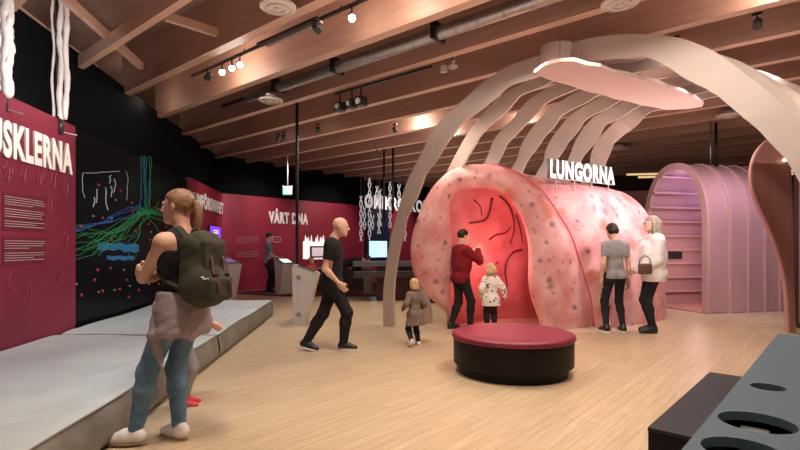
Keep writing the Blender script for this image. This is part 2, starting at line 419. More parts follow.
    for i, sx in enumerate((1, -1)):
        hj = T(sx*hip, 0, -.012)
        fx, fy, fz, yaw = pose['feet'][i]; an = V(fx, fy, fz+.045*s)
        pitch = pose.get('fpitch', (0, 0))[i]
        fd = V(-math.sin(yaw)*math.cos(pitch), math.cos(yaw)*math.cos(pitch), -math.sin(pitch)); fu = nrm(V(0, 0, 1)-fd*fd[2]) if abs(pitch) > .01 else V(0, 0, 1)
        kn, an = ik(hj, an, th_l, cf_l, pose.get('kpole', [fd+V(0, .3, 0), fd+V(0, .3, 0)])[i])
        J['leg%d' % i] = (hj, kn, an, fd, fu)
        R['th%d' % i] = [cap(hj, kn, .049*s*b, .034*s*b, .03*s)]
        cm = kn+(an-kn)*.32+nrm(-fd)*.004*s
        R['ca%d' % i] = [cap(kn, cm, .033*s*b, .032*s*b, .02*s), cap(cm, an, .032*s*b, .021*s*b, .02*s)]
        R['ft%d' % i] = [cap(an-fu*.018*s-fd*.012*s, an+fd*.08*s-fu*.03*s, .02*s, .016*s, .015*s)]
    body = []
    for kx in ('torso', 'neck', 'head', 'th0', 'th1', 'ca0', 'ca1', 'ft0', 'ft1', 'up0', 'up1', 'fo0', 'fo1', 'hand0', 'hand1'): body += R[kx]
    bo = part('body', sdf_mesh(body, vox, name='body'), sk, root, True, world=False)
    # face details
    ew = MB(); ed = MB()
    for sx in (-1, 1):
        ew.sphere(HD(sx*.0175, .0475, .004), .0065*e, 10); ed.sphere(HD(sx*.0175, .0525, .004), .0028*e, 8)
    eo = part('eyes', ew, EYEW, root, True, world=False); part('pupils', ed, EYED, eo, True, world=False)
    lp = MB(); lp.sphere(HD(0, .0575, -.0305), 0, 8, rad=(.011*e, .003*e, .0035*e), R=Matrix(Rh.tolist())); part('lips', lp, LIP, root, True, world=False)
    ctx = dict(R=R, J=J, T=T, TT=TT, HD=HD, Rt=Rt, Rh=Rh, e=e, s=s, pel=pel, root=root, vox=vox, tall=tall, b=b)
    # hair
    if hair:
        hp = [ell(HD(0, -.011, .021), V(.0505, .062, .055)*e, Rh, .01*e)]
        for q in hair.get('extra', []):
            if q[0] == 'c': hp.append(cap(HD(*q[1]), HD(*q[2]), q[3]*e, q[4]*e, .012*e))
            else: hp.append(ell(HD(*q[1]), V(*q[2])*e, Rh, .012*e))
        hl_ = hair.get('line', .03); fr = hair.get('front', .012); low = hair.get('low', -.03)
        def cutf(X, Y, Z):
            x = X-headc[0]; y = Y-headc[1]; z = Z-headc[2]
            q = [(Rh[0, i]*x+Rh[1, i]*y+Rh[2, i]*z)/e for i in range(3)]
            face = np.maximum(fr-q[1], q[2]-hl_)
            return -face*e
        cuts = [cutf]
        if low is not None:
            def cutl(X, Y, Z):
                x = X-headc[0]; y = Y-headc[1]; z = Z-headc[2]
                z_ = (Rh[0, 2]*x+Rh[1, 2]*y+Rh[2, 2]*z)/e
                return (low-z_)*e
            cuts.append(cutl)
        part('hair', sdf_mesh(hp, min(vox, .008), cuts, 'hair', wrinkle=(.0018, 150)), hairmat, root, True, world=False)
    for g in wear: g(ctx)
    ctx['root'] = root
    return ctx

def inflate(prims, d):
    out = []
    for p in prims:
        if p[0] == 'cap': out.append(('cap', p[1], p[2], p[3]+d, p[4]+d, p[5]))
        elif p[0] == 'ell': out.append(('ell', p[1], p[2]+d, p[3], p[4]))
        else: out.append(('box', p[1], p[2]+d, p[3], p[4], p[5]))
    return out
def shorten(prims, a, b):
    """keep share a..b of a chain made of one or two capsules"""
    out = []; caps = [p for p in prims if p[0] == 'cap']; n = len(caps)
    for p in prims:
        if p[0] != 'cap': out.append(p)
    ends = np.cumsum([np.linalg.norm(p[2]-p[1]) for p in caps]); tot = ends[-1]; st = 0
    for p, en in zip(caps, ends):
        lo, hi = max(a*tot, st), min(b*tot, en)
        if hi > lo+1e-4:
            L = en-st; t0, t1 = (lo-st)/L, (hi-st)/L
            out.append(('cap', p[1]+(p[2]-p[1])*t0, p[1]+(p[2]-p[1])*t1, p[3]+(p[4]-p[3])*t0, p[3]+(p[4]-p[3])*t1, p[5]))
        st = en
    return out
def topwear(m, sleeve=.55, hem=-.03, inf=.012, name='shirt', neck=None, flare=0, wr=(.0014, 48), loose=0, strap=False, label=None, keep=None):
    """sleeve: 0 none, 1 to the elbow, 2 to the wrist; hem: height over the pelvis (share of body height)"""
    def f(c):
        s = c['s']; R = c['R']; pr = inflate(R['torso'], inf)
        if hem < -.06:
            z = hem-.02
            pr += [cap(c['T'](-.05, 0, -.03), c['T'](-.05-flare, 0, z), (.052)*s+inf, (.05+flare)*s+inf, .05*s), cap(c['T'](.05, 0, -.03), c['T'](.05+flare, 0, z), .052*s+inf, (.05+flare)*s+inf, .05*s), cap(c['T'](0, 0, -.03), c['T'](0, 0, z), .055*s+inf, (.055+flare)*s+inf, .05*s)]
        if loose: pr += [cap(c['TT'](-.04, .01, .12), c['TT'](.04, .01, .12), (.05+loose)*s+inf, k=.05*s)]
        for i in (0, 1):
            if sleeve > 0: pr += inflate(shorten(R['up%d' % i], 0, min(sleeve+(.12 if sleeve < 1 else 0), 1)), inf+(.003 if sleeve > 1 else .001))
            if sleeve > 1: pr += inflate(shorten(R['fo%d' % i], 0, (sleeve-1)), inf+.002+loose*.3*s)
        Rt, pel = c['Rt'], c['pel']
        def low(X, Y, Z):
            z = Rt[0, 2]*(X-pel[0])+Rt[1, 2]*(Y-pel[1])+Rt[2, 2]*(Z-pel[2]); return hem*s-z
        cuts = [low]
        if 0 < sleeve < 1:
            for i in (0, 1):
                sh_, el_ = c['J'][i][0], c['J'][i][1]; u_ = nrm(el_-sh_); q_ = sh_+(el_-sh_)*sleeve
                def sc_(X, Y, Z, u_=u_, q_=q_):
                    d_ = (X-q_[0])*u_[0]+(Y-q_[1])*u_[1]+(Z-q_[2])*u_[2]
                    r_ = np.sqrt((X-q_[0]-d_*u_[0])**2+(Y-q_[1]-d_*u_[1])**2+(Z-q_[2]-d_*u_[2])**2)
                    return np.minimum(d_, .055*s-r_)
                cuts.append(sc_)
        if strap:   # tank top: cut shoulders away
            def shc(X, Y, Z):
                z = Rt[0, 2]*(X-pel[0])+Rt[1, 2]*(Y-pel[1])+Rt[2, 2]*(Z-pel[2]); x = Rt[0, 0]*(X-pel[0])+Rt[1, 0]*(Y-pel[1])+Rt[2, 0]*(Z-pel[2])
                return np.minimum(z-.235*s*c['tall'], np.abs(np.abs(x)-.055*s)-.011*s)
            cuts.append(shc)
        o = part(name, sdf_mesh(pr, c['vox'], cuts, name, wrinkle=wr), m, c['root'], True, world=False, label=label)
        c[name] = o
    return f
def pants(m, length=.95, inf=.009, name='trousers', wr=(.0012, 80), top=.06):
    def f(c):
        s = c['s']; R = c['R']; pr = inflate(R['torso'][:3], inf*.8)
        for i in (0, 1): pr += inflate(R['th%d' % i], inf)+inflate(shorten(R['ca%d' % i], 0, length), inf*1.2)
        Rt, pel = c['Rt'], c['pel']
        def up(X, Y, Z): return (Rt[0, 2]*(X-pel[0])+Rt[1, 2]*(Y-pel[1])+Rt[2, 2]*(Z-pel[2]))-top*s
        part(name, sdf_mesh(pr, c['vox'], [up], name, wrinkle=wr), m, c['root'], True, world=False)
    return f
def shoes(m, sole, bulk=1.0, boot=False):
    def f(c):
        s = c['s']
        for i in (0, 1):
            hj, kn, an, fd, fu = c['J']['leg%d' % i]; sd = np.cross(fd, fu); base = an-fu*.045*s
            R = np.stack([sd, fd, fu], 1)
            def Q(x, y, z): return base+R@(V(x, y, z)*s)
            pr = [cap(Q(0, -.018, .03), Q(0, .035, .028), .025*s*bulk, .0245*s*bulk, .015*s), cap(Q(0, .035, .026), Q(0, .085, .014), .0245*s*bulk, .021*s*bulk, .015*s),
                  cap(Q(0, -.008, .035), Q(0, -.002, .058 if not boot else .1), .025*s*bulk, .0245*s, .012*s)]
            fl = lambda X, Y, Z: (fu[0]*(base[0]-X)+fu[1]*(base[1]-Y)+fu[2]*(base[2]-Z))+.008*s
            sh = part('shoe', sdf_mesh(pr, min(c['vox'], .007), [fl], 'shoe'), m, c['root'], True, world=False)
            so = MB(); top = []; bot = []
            for k in range(20):
                a = 2*PI*k/20; x = math.cos(a)*.0265*bulk*(1+.12*math.sin(a)); y = .031+math.sin(a)*.079
                top.append(Vector(Q(x, y, .013))); bot.append(Vector(Q(x, y, .0)))
            so.add(top+bot, [tuple(range(20)), tuple(range(20, 40))]+[(k, (k+1) % 20, 20+(k+1) % 20, 20+k) for k in range(20)])
            part('sole', so, sole, sh, False, world=False)
    return f
# ------------------------------------------------------------------ materials of the place
WOOD = mat('beam_wood', (.42, .245, .185), rough=.55, noise=(3, (.35, .195, .145), (.35, 6, 6)))
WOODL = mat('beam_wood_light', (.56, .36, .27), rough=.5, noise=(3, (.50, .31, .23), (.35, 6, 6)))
DECK = mat('ceiling_deck', (.40, .26, .21), rough=.7, noise=(2, (.34, .21, .17), (1, 1, 1)))
BLACKW = mat('black_wall', (.004, .005, .007), rough=.9, spec=.08)
REDW = mat('crimson_wall', (.26, .018, .042), rough=.55, noise=(1.2, (.21, .014, .034), (1, 1, 1)))
REDP = mat('crimson_panel', (.20, .015, .042), rough=.5, noise=(1.5, (.16, .012, .033), (1, 1, 1)))
REDD = mat('crimson_dark', (.13, .010, .028), rough=.55)
REDG = mat('crimson_ghost_print', (.225, .022, .05), rough=.5)
WHITE = mat('white_paint', (.8, .79, .78), rough=.45, noise=(8, (.76, .75, .74), (1, 1, 1)))
LETTER = [mat('white_letters', (.88, .87, .86), rough=.45), mat('letter_sides', (.45, .40, .40), rough=.5)]
PRINT = mat('white_print', (.50, .36, .38), rough=.5)
BLACK = mat('black_plastic', (.015, .015, .016), rough=.4)
BLACKM = mat('black_metal', (.02, .02, .022), rough=.35, metal=.6)
STEEL = mat('duct_steel', (.42, .40, .37), rough=.35, metal=.9, noise=(20, (.34, .32, .30), (1, 1, 1)))
DARKB = mat('dark_brown_wood', (.035, .02, .018), rough=.45, noise=(6, (.05, .028, .022), (1, 1, 8)))
GREYB = mat('grey_counter', (.14, .14, .15), rough=.4, noise=(40, (.11, .11, .12), (1, 1, 1)))
TCTOP = mat('blue_grey_counter_top', (.075, .115, .15), rough=.5, noise=(60, (.062, .098, .13), (1, 1, 1)), bump=(300, .15, .001), spec=.2)
BOXTOP = mat('charcoal_box', (.022, .025, .034), rough=.5, noise=(30, (.018, .02, .028), (1, 1, 1)), spec=.25)
BOXSIDE = mat('dark_side', (.009, .006, .007), rough=.6, spec=.2)
RIBM = mat('rib_paint', (.54, .45, .41), rough=.6, noise=(3, (.50, .415, .38), (1, 1, 1)))
LAMP = mat('lamp_glass', (1, 1, 1), emit=(1, .93, .85), estr=60)
CARPET = mat('dark_red_carpet', (.10, .018, .022), rough=.9, bump=(200, .4, .004))

# floor, ceiling
fl = MB(); fl.add([(-60, -60, 0), (60, -60, 0), (60, 60, 0), (-60, 60, 0)], [(0, 1, 2, 3)])
me = fl.mesh('floor'); FLOOR = mat_floor(); me.materials.append(FLOOR)
o = bpy.data.objects.new('floor', me); COL.objects.link(o); o.rotation_euler.z = math.atan2(B1.y, B1.x); o['kind'] = 'structure'
cl = MB(); cl.box((0, 10, 4.66), (44, 50, .1)); struct('ceiling', cl, DECK)

# left black wall (oblique), back wall along B1, far wall along B2
LD = Vector((-.73, 6, 0)).normalized()                     # direction of the left wall
L0 = Vector((-4.63, 8.49, 0)); CORN = Vector((-5.36, 14.5, 0))
RD = Vector((-.125, 1, 0)).normalized(); R0 = Vector((-4.09, 6.27, 0))   # plane of the red panels on the left
def left_pt(px, py, off=0):
    r = (px-400)/F; Y = -3.306/(r+.125) if off == 0 else (-3.306+off)/(r+.125)
    return Vector((r*Y, Y, EYE-(py-HOR)/F*Y))
RC = Vector((-5.15, 14.5, 0))                              # corner of the red walls
def back_pt(px, py, off=.0):
    r = (px-400)/F; b = RC+Vector((.766, -.643, 0))*off
    s_ = (r*b.y-b.x)/(B1.x-r*B1.y); q = b+B1*s_
    return Vector((q.x, q.y, EYE-(py-HOR)/F*q.y))
def wall(name, a, b, z0, z1, th, m, side=1):
    a, b = Vector(a), Vector(b); d = (b-a).normalized(); n = Vector((-d.y, d.x, 0))*side
    mb = MB(); L = (b-a).length
    mb.box((a+b)/2+n*th/2+Vector((0, 0, (z0+z1)/2)), (L, th, z1-z0), d, n); return struct(name, mb, m)
wall('wall_left', L0-LD*11, CORN, 0, 4.0, .15, BLACKW, 1)
BEND = CORN+B1*11.75
wall('wall_back', CORN, BEND, 0, 4.0, .15, BLACKW, 1)
wall('wall_far', BEND-B2*24, BEND, 0, 3.95, .15, mat('far_wall_brown', (.035, .02, .017), rough=.8), 1)
# crimson cladding in front of the black walls
def clad(name, a, b, z1, m, th=.12):
    a, b = Vector(a), Vector(b); d = (b-a).normalized(); n = Vector((-d.y, d.x, 0)); mb = MB()
    mb.box((a+b)/2+n*th/2+Vector((0, 0, z1/2)), ((b-a).length, th, z1), d, n); return struct(name, mb, m)
clad('wall_back_crimson', RC, RC+B1*11.2, 2.88, REDW)
pA = left_pt(190, 240); pA.z = 0
clad('wall_left_crimson', pA, RC, 2.88, REDW)

# beams: joists across the hall, one every 1.36 m
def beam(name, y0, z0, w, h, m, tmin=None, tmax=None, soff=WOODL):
    p = Vector((0, y0, 0))
    # left end at the left or the back wall
    def hit(q, d):
        den = B2.x*d.y-B2.y*d.x; return ((q.x-p.x)*d.y-(q.y-p.y)*d.x)/den
    t1 = hit(L0, LD); t2 = hit(CORN, B1); te = min([t for t in (t1, t2) if t > 0]) if tmax is None else tmax
    ts = -26 if tmin is None else tmin
    # stop at the far wall side is not needed: the joists run on over it
    c = p+B2*te+Vector((0, 0, z0)); mb = MB(); L = te-ts
    mb.box(Vector((-L/2, 0, h/2)), (L, w, h))
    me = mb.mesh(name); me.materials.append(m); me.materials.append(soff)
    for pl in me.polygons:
        if pl.normal.z < -.5: pl.material_index = 1  # brighter look of the undersides is put into the wood colour
    o = bpy.data.objects.new(name, me); COL.objects.link(o); o.location = c; o.rotation_euler.z = math.atan2(B2.y, B2.x); o['kind'] = 'structure'
    return o
YS = [-3.58, -2.22, -.86, .5, 1.86] + [4.58+1.36*k for k in range(0, 15)]
for y in YS: beam('ceiling_beam', y, 3.9, .14, .72, WOOD)
beam('ceiling_beam', 3.22, 3.8, .09, .16, WOODL)
# light timbers in the open bay at the left end
def timber(a, b, w=.07, h=.1, m=WOODL, label=None):
    a, b = Vector(a), Vector(b); d = (b-a).normalized(); sd = d.cross(Vector((0, 0, 1))).normalized(); mb = MB()
    mb.box((a+b)/2, ((b-a).length, w, h), d, sd, sd.cross(d)*-1); struct('ceiling_brace', mb, m)
timber(PZ(45, -20, 4.05), PZ(141, 66, 3.95)); timber(PZ(165, 16, 4.1), PZ(243, 41, 4.1)); timber(PZ(-5, -8, 4.05), PZ(97, 69, 4.0), .05, .08)

# round air duct with its outlets
du = thing('air_duct', 'long round spiral steel air duct running between the ceiling joists', 'duct', Vector((-2.6, 8.6, 3.93)))
a = Vector((0, 6.5, 3.93)); mb = MB(); pts = [a+B2*3.45, a+B2*2, a, a-B2*4, a-B2*9]; mb.tube(pts, .085, 20); 
for k in range(26):
    mb.tube([a+B2*(3.3-k*.32), a+B2*(3.27-k*.32)], .091, 20)
autosmooth(part('pipe', mb, STEEL, du))
mb = MB(); mb.tube([a+B2*3.4, a+B2*4.3], .03, 10); part('thin_pipe', mb, BLACKM, du, True)
for t in (2.6, 1.2, -.6):
    mb = MB(); mb.box(a+B2*t+Vector((0, 0, .02)), (.05, .24, .22), B2, B1); part('hanger', mb, BLACKM, du)
def diffuser(p, r, label):
    p = Vector(p); t = thing('ceiling_vent', label, 'vent', p, 0, 'round ceiling vents')
    mb = MB(); mb.lathe([(r, 0), (r*.98, -.02), (r*.8, -.035), (r*.78, -.02), (r*.6, -.018), (r*.58, -.04), (r*.4, -.045), (r*.38, -.025), (r*.2, -.025), (r*.18, -.045), (.005, -.05)], p, 28)
    part('diffuser', mb, mat('vent_white', (.55, .47, .43), rough=.5) if 'VW' not in globals() else VW, t, False)
    mb = MB(); mb.lathe([(r*.55, .16), (r*.55, -.01)], p, 20); part('neck', mb, STEEL, t, True)
VW = mat('vent_white', (.58, .50, .46), rough=.5)
diffuser(PZ(278, 6, 3.85), .19, 'large white round ceiling vent above the bright trio of spotlights')
diffuser(PZ(271, 100, 3.75), .2, 'white round vent hanging at the end of the steel duct')
diffuser(PZ(620, 2, 3.85), .19, 'white round ceiling vent at the top edge above the rib arches')
diffuser(PZ(729, 115, 3.9), .22, 'flat round ceiling vent seen through the rib arch above the pink tunnel')
diffuser(PZ(619, 148, 3.9), .24, 'small far ceiling vent just above the lung lettering')
diffuser(PZ(453, 66, 3.86), .07, 'tiny round ceiling fitting beside a small white box')
p = PZ(444, 69, 3.86); mb = MB(); mb.box(p, (.09, .06, .1), B2, B1, bev=.01); tag(part('sensor_box', mb, VW, None, origin=p), 'small white square sensor box on the ceiling joist', 'sensor')

# lighting tracks and spot heads
def track(a, b, label, group=None):
    a, b = Vector(a), Vector(b); t = thing('lighting_track', label, 'lighting track', a, 0, None)
    d = (b-a).normalized(); mb = MB(); mb.box((a+b)/2, ((b-a).length, .035, .03), d, Vector((-d.y, d.x, 0))); part('rail', mb, BLACKM, t)
    n = int((b-a).length//1.2)+2
    for k in range(n):
        q = a+(b-a)*(k+.5)/n; part('rod', MB().tube([q, q+Vector((0, 0, 3.95-q.z if q.z < 3.93 else .05))], .008, 6), BLACKM, t)
def spot_head(p, aim, label, lit=True, group='track spotlights', size=.05, shade=BLACK):
    p = Vector(p); aim = Vector(aim); d = (aim-p).normalized(); t = thing('spotlight', label, 'spotlight', p, 0, group)
    mb = MB(); mb.lathe([(size*.6, -.1), (size*.9, -.08), (size, 0), (size*.86, 0), (size*.84, -.02)], p, 16, d, cap=True); part('lamp_housing', mb, shade, t, False)
    mb = MB(); mb.tube([p-d*.05, p+Vector((0, 0, .13))], .01, 6); mb.box(p+Vector((0, 0, .14)), (.1, .03, .03), B2, B1); part('bracket', mb, BLACKM, t)
    if lit: mb = MB(); mb.lathe([(size*.84, .001), (.001, .006)], p, 16, d, cap=True); part('lens', mb, LAMP, t)
    return t
track(Vector((0, 4.9, 3.9))+B2*4.1, Vector((0, 4.9, 3.9))-B2*1.5, 'thin black lighting track carrying the bright trio of spotlights')
def TL(px, y0, z):
    r = (px-400)/F; return Vector((0, y0, z))+B2*(r*y0/(B2.x-r*B2.y))
cam_dir = Vector((0, 0, 1.2))
for px, aim, lb in ((222, (-1.2, 2.2, .6), 'leftmost of the three bright spotlights on the ceiling track'), (232, (-.6, 2.2, .6), 'middle of the three bright spotlights on the ceiling track'), (240, (.0, 2.2, .8), 'rightmost of the three bright spotlights on the ceiling track'), (352, (.3, 1.5, .8), 'single bright spotlight at the top centre of the ceiling')):
    spot_head(TL(px, 4.9, 3.76), aim, lb, True, 'bright spotlights', .045)
spot_head(TL(207, 4.9, 3.76), (-5.0, 9.5, 1.6), 'dark spotlight left of the three bright ones, turned away', True, 'track spotlights', .05)
spot_head(TL(320, 4.9, 3.76), (2, 9, 1.6), 'small black spotlight turned away from view near the top centre', False)
a = Vector((0, 4.75, 3.86)); t = thing('linear_fixture', 'long dark linear light fixture beside the bright trio of spotlights', 'light fixture', TL(256, 4.75, 3.86))
p0, p1 = TL(258, 4.75, 3.84), TL(318, 4.75, 3.84)
mb = MB(); mb.box((p0+p1)/2, ((p1-p0).length, .05, .035), B2, B1); part('tray', mb, BLACKM, t)
mb = MB(); mb.box((p0+p1)/2+B1*.1+Vector((0, 0, .01)), ((p1-p0).length*.9, .04, .03), B2, B1); part('rail', mb, STEEL, t)
# black trio + bar
for px, lb in ((340, 'leftmost of three black box spotlights below the duct'), (352, 'middle of three black box spotlights below the duct, glinting'), (361, 'rightmost of three black box spotlights below the duct')):
    p = TL(px, 7.42, 3.63); t = thing('box_spotlight', lb, 'spotlight', p, 0, 'black box spotlights')
    mb = MB(); R_ = Matrix.Rotation(random.uniform(-.4, .4), 3, 'Z'); mb.box(p, (.16, .15, .15), R_@B2, R_@B1, bev=.02); part('lamp_housing', mb, BLACK, t)
    mb = MB(); mb.tube([p+Vector((0, 0, .05)), p+Vector((0, 0, .22))], .014, 6); part('bracket', mb, BLACKM, t)
    mb = MB(); mb.lathe([(.055, 0), (.05, .012)], p-B1*.07, 16, -B1); part('lens', mb, STEEL, t)
track(TL(335, 7.42, 3.86), TL(432, 7.42, 3.86), 'metal track bar from the black box spotlights to the right')
for (px, y0, z, aim, lb) in ((318, 9.2, 3.8, (-2, 14, 2), 'tiny lit spotlight above the crimson DNA wall'), (278, 9.2, 3.8, (-4, 14, 1.5), 'tiny lit spotlight left of the black pole'),
                             (284, 9.2, 3.8, (-3, 14, 1.5), 'second tiny lit spotlight beside the black pole'), (395, 10.6, 3.8, (1, 15, 1.5), 'tiny lit spotlight over the hanging molecule strands'),
                             (493, 10.3, 3.8, (2.4, 9.2, 2), 'black spotlight seen between the second and third ribs'), (606, 3.4, 3.75, (2.6, 8.6, 1.2), 'black spotlight at the top edge above the rib arches'),
                             (757, 9.0, 3.8, (7, 11, 1), 'small spotlight right above the pink tunnel roof'), (675, 9.2, 3.82, (5, 9, 0), 'small pale spotlight under the joists inside the rib arch')):
    spot_head(TL(px, y0, z), aim, lb, lit=(px not in (493, 606)), group=None)

# black pole
mb = MB(); pp = Vector(((297-400)/F*9.1, 9.1, 0)); mb.lathe([(.028, 0), (.028, 4.0)], pp, 12); mb.lathe([(.09, 0), (.09, .012)], pp, 16)
tag(part('ceiling_pole', mb, BLACKM, None, True, origin=pp), 'thin black pole from floor to ceiling behind the white kiosk', 'pole')
for px, Y, z0, lb in ((384, 13.2, 2.0, 'thin black rod hanging among the white molecule strands'), (393, 13.2, 2.2, 'thin black rod beside the arch leg, above the counter')):
    mb = MB(); q = P(px, 200, Y); mb.tube([(q.x, Y, z0), (q.x, Y, 3.95)], .03, 8); tag(part('hanging_rod', mb, BLACKM, None, True, origin=Vector((q.x, Y, z0))), lb, 'rod')
mb = MB(); q = P(373, 141, 10.8); mb.tube([q, P(384, 166, 11.2)], .012, 6); tag(part('hanging_cable', mb, BLACKM, None, origin=q), 'slack black cable under the joists near the molecule strands', 'cable')

# exit sign
ex_ = P(287.5, 190.5, 14.0); t = thing('exit_sign', 'small green and white exit sign hanging on a grey rod', 'exit sign', ex_)
mb = MB(); mb.tube([ex_+Vector((0, 0, .12)), (ex_.x, ex_.y, 3.95)], .022, 8); part('rod', mb, STEEL, t)
mb = MB(); mb.box(ex_, (.27, .05, .25), bev=.008); part('housing', mb, VW, t)
mb = MB(); mb.box(ex_+Vector((0, -.027, 0)), (.245, .006, .225)); sg = part('sign_face', mb, mat('exit_green', (.05, .4, .25), emit=(.25, .75, .55), estr=1.6), t)
WH = mat('exit_white', (.9, .95, .92), emit=(.85, 1, .93), estr=2.2); mb = MB(); y = ex_.y-.033
def q2(x, z): return (ex_.x+x, y, ex_.z+z)
mb.sphere(q2(.0, .07), .022, 8); mb.tube([q2(-.005, .05), q2(-.02, -.01)], .018, 6); mb.tube([q2(-.02, -.01), q2(.02, -.04), q2(.01, -.09)], .012, 6); mb.tube([q2(-.02, -.01), q2(-.05, -.05), q2(-.08, -.06)], .012, 6)
mb.tube([q2(0, .04), q2(.04, .02), q2(.055, .045)], .009, 6); mb.tube([q2(-.01, .04), q2(-.05, .03), q2(-.06, .0)], .009, 6); mb.box(q2(.09, 0), (.05, .004, .17))
part('running_figure', mb, WH, sg)

# crimson text panel on the left and the black nerve screen
def onleft(p, off=.02): return Vector(p)+Vector((.992, .124, 0))*off
t = thing('exhibit_panel', 'tall crimson panel with white muscle lettering behind the grey mats', 'exhibit panel', R0-RD*2.2)
n = Vector((-RD.y, RD.x, 0)); mb = MB(); pe = left_pt(75.5, 200); pe.z = 0
mb.box((R0-RD*5.5+pe)/2+n*.06+Vector((0, 0, 1.42)), ((pe-(R0-RD*5.5)).length, .12, 2.84), RD, n); part('panel', mb, REDP, t)
pe2 = left_pt(70.8, 176); ln = 1.74; org = onleft(Vector((pe2.x, pe2.y, 0))-RD*ln, .012)+Vector((0, 0, 2.235))
part('lettering', text_mesh('MUSKLERNA', org, RD, .345, ln, depth=.02, bold=.045), LETTER, t, label='white raised capital letters')
def bars(y0, y1, z0, z1, rows, parent, m, fn, gap=1.0, seed=1):
    rr = random.Random(seed); mb = MB()
    for k in range(rows):
        z = z1-(z1-z0)*(k+.5)/rows; L = y1-y0; e = rr.uniform(.55, 1) if k % 4 == 3 else rr.uniform(.93, 1)
        if k % 5 == 4: continue
        a = fn(y0, z); b = fn(y0+L*e, z); d = (b-a).normalized(); mb.box((a+b)/2, ((b-a).length, .004, (z1-z0)/rows*.24), d, Vector((-d.y, d.x, 0)))
    return part('small_print', mb, m, parent)
def lf(y, z): return onleft((R0.x-.125*(y-R0.y), y, z), .012)
for (xa, xb, ya, yb, rows, sd) in ((2, 45, 195, 231, 13, 1), (2, 45, 237, 264, 9, 2)):
    a = left_pt(xa, (ya+yb)/2); b = left_pt(xb, (ya+yb)/2); zt = left_pt((xa+xb)/2, ya).z; zb = left_pt((xa+xb)/2, yb).z
    mb = MB(); mb.box(onleft((a+b)/2, .003), ((b-a).length, .006, zt-zb), RD, n); blk = part('text_panel', mb, REDD, t)
    bars(a.y+.02, b.y-.02, zb+.03, zt-.03, rows, blk, PRINT, lf, seed=sd)
for (px, py) in ((8, 172), (24, 174), (40, 177), (54, 180), (66, 188), (50, 205), (66, 240), (60, 275), (30, 290), (12, 282)):
    c = onleft(left_pt(px, py), .004); rr = random.Random(px); gh = MB()
    gh.tube([c+RD*(.07*math.cos(u))*rr.uniform(.6, 1.2)+Vector((0, 0, .1*math.sin(u))) for u in np.linspace(0, 5.4, 12)], .006, 5)
    gh.tube([c+Vector((0, 0, -.08)), c+RD*.03+Vector((0, 0, .08))], .006, 5); part('ghost_figure', gh, REDG, t)

mbg = MB(); 
t = thing('nerve_screen', 'tall glossy black wall screen showing glowing green nerves and red cells', 'screen', left_pt(120, 320)*1)
a = left_pt(76.5, 240); a.z = 0; b = left_pt(189, 240); b.z = 0
mb = MB(); mb.box((a+b)/2+n*.1+Vector((0, 0, 1.42)), ((b-a).length, .1, 2.84), RD, n)
part('screen', mb, mat('screen_black', (.004, .005, .006), rough=.3, spec=.06), t)
GRN = mat('nerve_green', (.01, .07, .02), emit=(.03, .45, .12), estr=.16); BLU = mat('nerve_blue', (.01, .03, .09), emit=(.04, .2, .7), estr=.2)
WHD = mat('strand_white', (.4, .4, .4), emit=(.6, .65, .65), estr=.15); RDD = mat('cell_red', (.30, .02, .03), emit=(.8, .06, .06), estr=.05); GRD = mat('cell_grey', (.2, .22, .2), emit=(.5, .5, .45), estr=.04)
def lp(px, py, o=-.035):
    q = left_pt(px, py, 0); return q+Vector((.992, .124, 0))*o
rr = random.Random(11)
def wander(p0, p1, n_, amp):
    pts = []
    dx = dy = 0
    for k in range(n_):
        u = k/(n_-1); dx += rr.uniform(-amp, amp); dy += rr.uniform(-amp, amp); dx *= .85; dy *= .85
        pts.append(lp(p0[0]+(p1[0]-p0[0])*u+dx, p0[1]+(p1[1]-p0[1])*u+dy))
    return pts
g = MB(); bl = MB()
for k in range(6): (g if k % 3 else bl).tube(wander((143+2*k, 156), (143+2*k+rr.uniform(-2, 2), 214), 14, .9), .0055, 5)
for k in range(16):
    e = (rr.uniform(78, 135), rr.uniform(222, 262)); g.tube(wander((146+rr.uniform(-4, 4), 206+rr.uniform(0, 12)), e, 14, 2.2), .0045, 5)
for k in range(14):
    a0 = rr.uniform(-2.8, -.3); L_ = rr.uniform(8, 22); g.tube(wander((148, 214), (148+L_*math.cos(a0), 214+L_*math.sin(a0)*.8+4), 7, 1), .0045, 5)
for k in range(9): g.tube(wander((77, 226+4.4*k), (126, 224+rr.uniform(0, 24)), 12, 1.6), .004, 5)
for k in range(10): g.tube(wander((148, 212), (rr.uniform(160, 186), rr.uniform(200, 240)), 9, 1.5), .006, 5)
for k in range(3): bl.tube(wander((110, 218+2*k), (142, 206+3*k), 10, 1.2), .005, 5)
for k in range(5): bl.tube(wander((77, 228+k), (115, 220), 10, 1.2), .004, 5)
part('green_nerves', g, GRN, t, label='green glowing branches'); part('blue_lines', bl, BLU, t, label='blue glowing lines')
band = MB()
for (x0, x1, y0, y1) in ((101, 126, 243, 250), (126, 141, 244, 252), (110, 136, 256, 260)):
    top = [lp(x, y0+math.sin(x*.5)*.5) for x in np.linspace(x0, x1, 14)]; bot = [lp(x, y1+math.sin(x*.6+1)*.7) for x in np.linspace(x0, x1, 14)]
    band.strip(top, bot, Vector((-.01, 0, 0)))
part('blue_band', band, mat('screen_blue', (.01, .05, .12), emit=(.02, .14, .30), estr=.4), t)
w = MB()
for (x, y0, y1) in ((97, 197, 206), (101, 189, 204), (107, 188, 210), (113, 175, 184), (116, 178, 190), (114, 186, 196), (86, 172, 200), (128, 172, 200)):
    w.tube(wander((x, y0), (x+1, y1), 8, 1.2), .007 if x not in (86, 128) else .004, 5)
w.tube(wander((88, 173), (122, 171), 12, .6), .004, 5)
part('pale_strands', w, WHD, t)
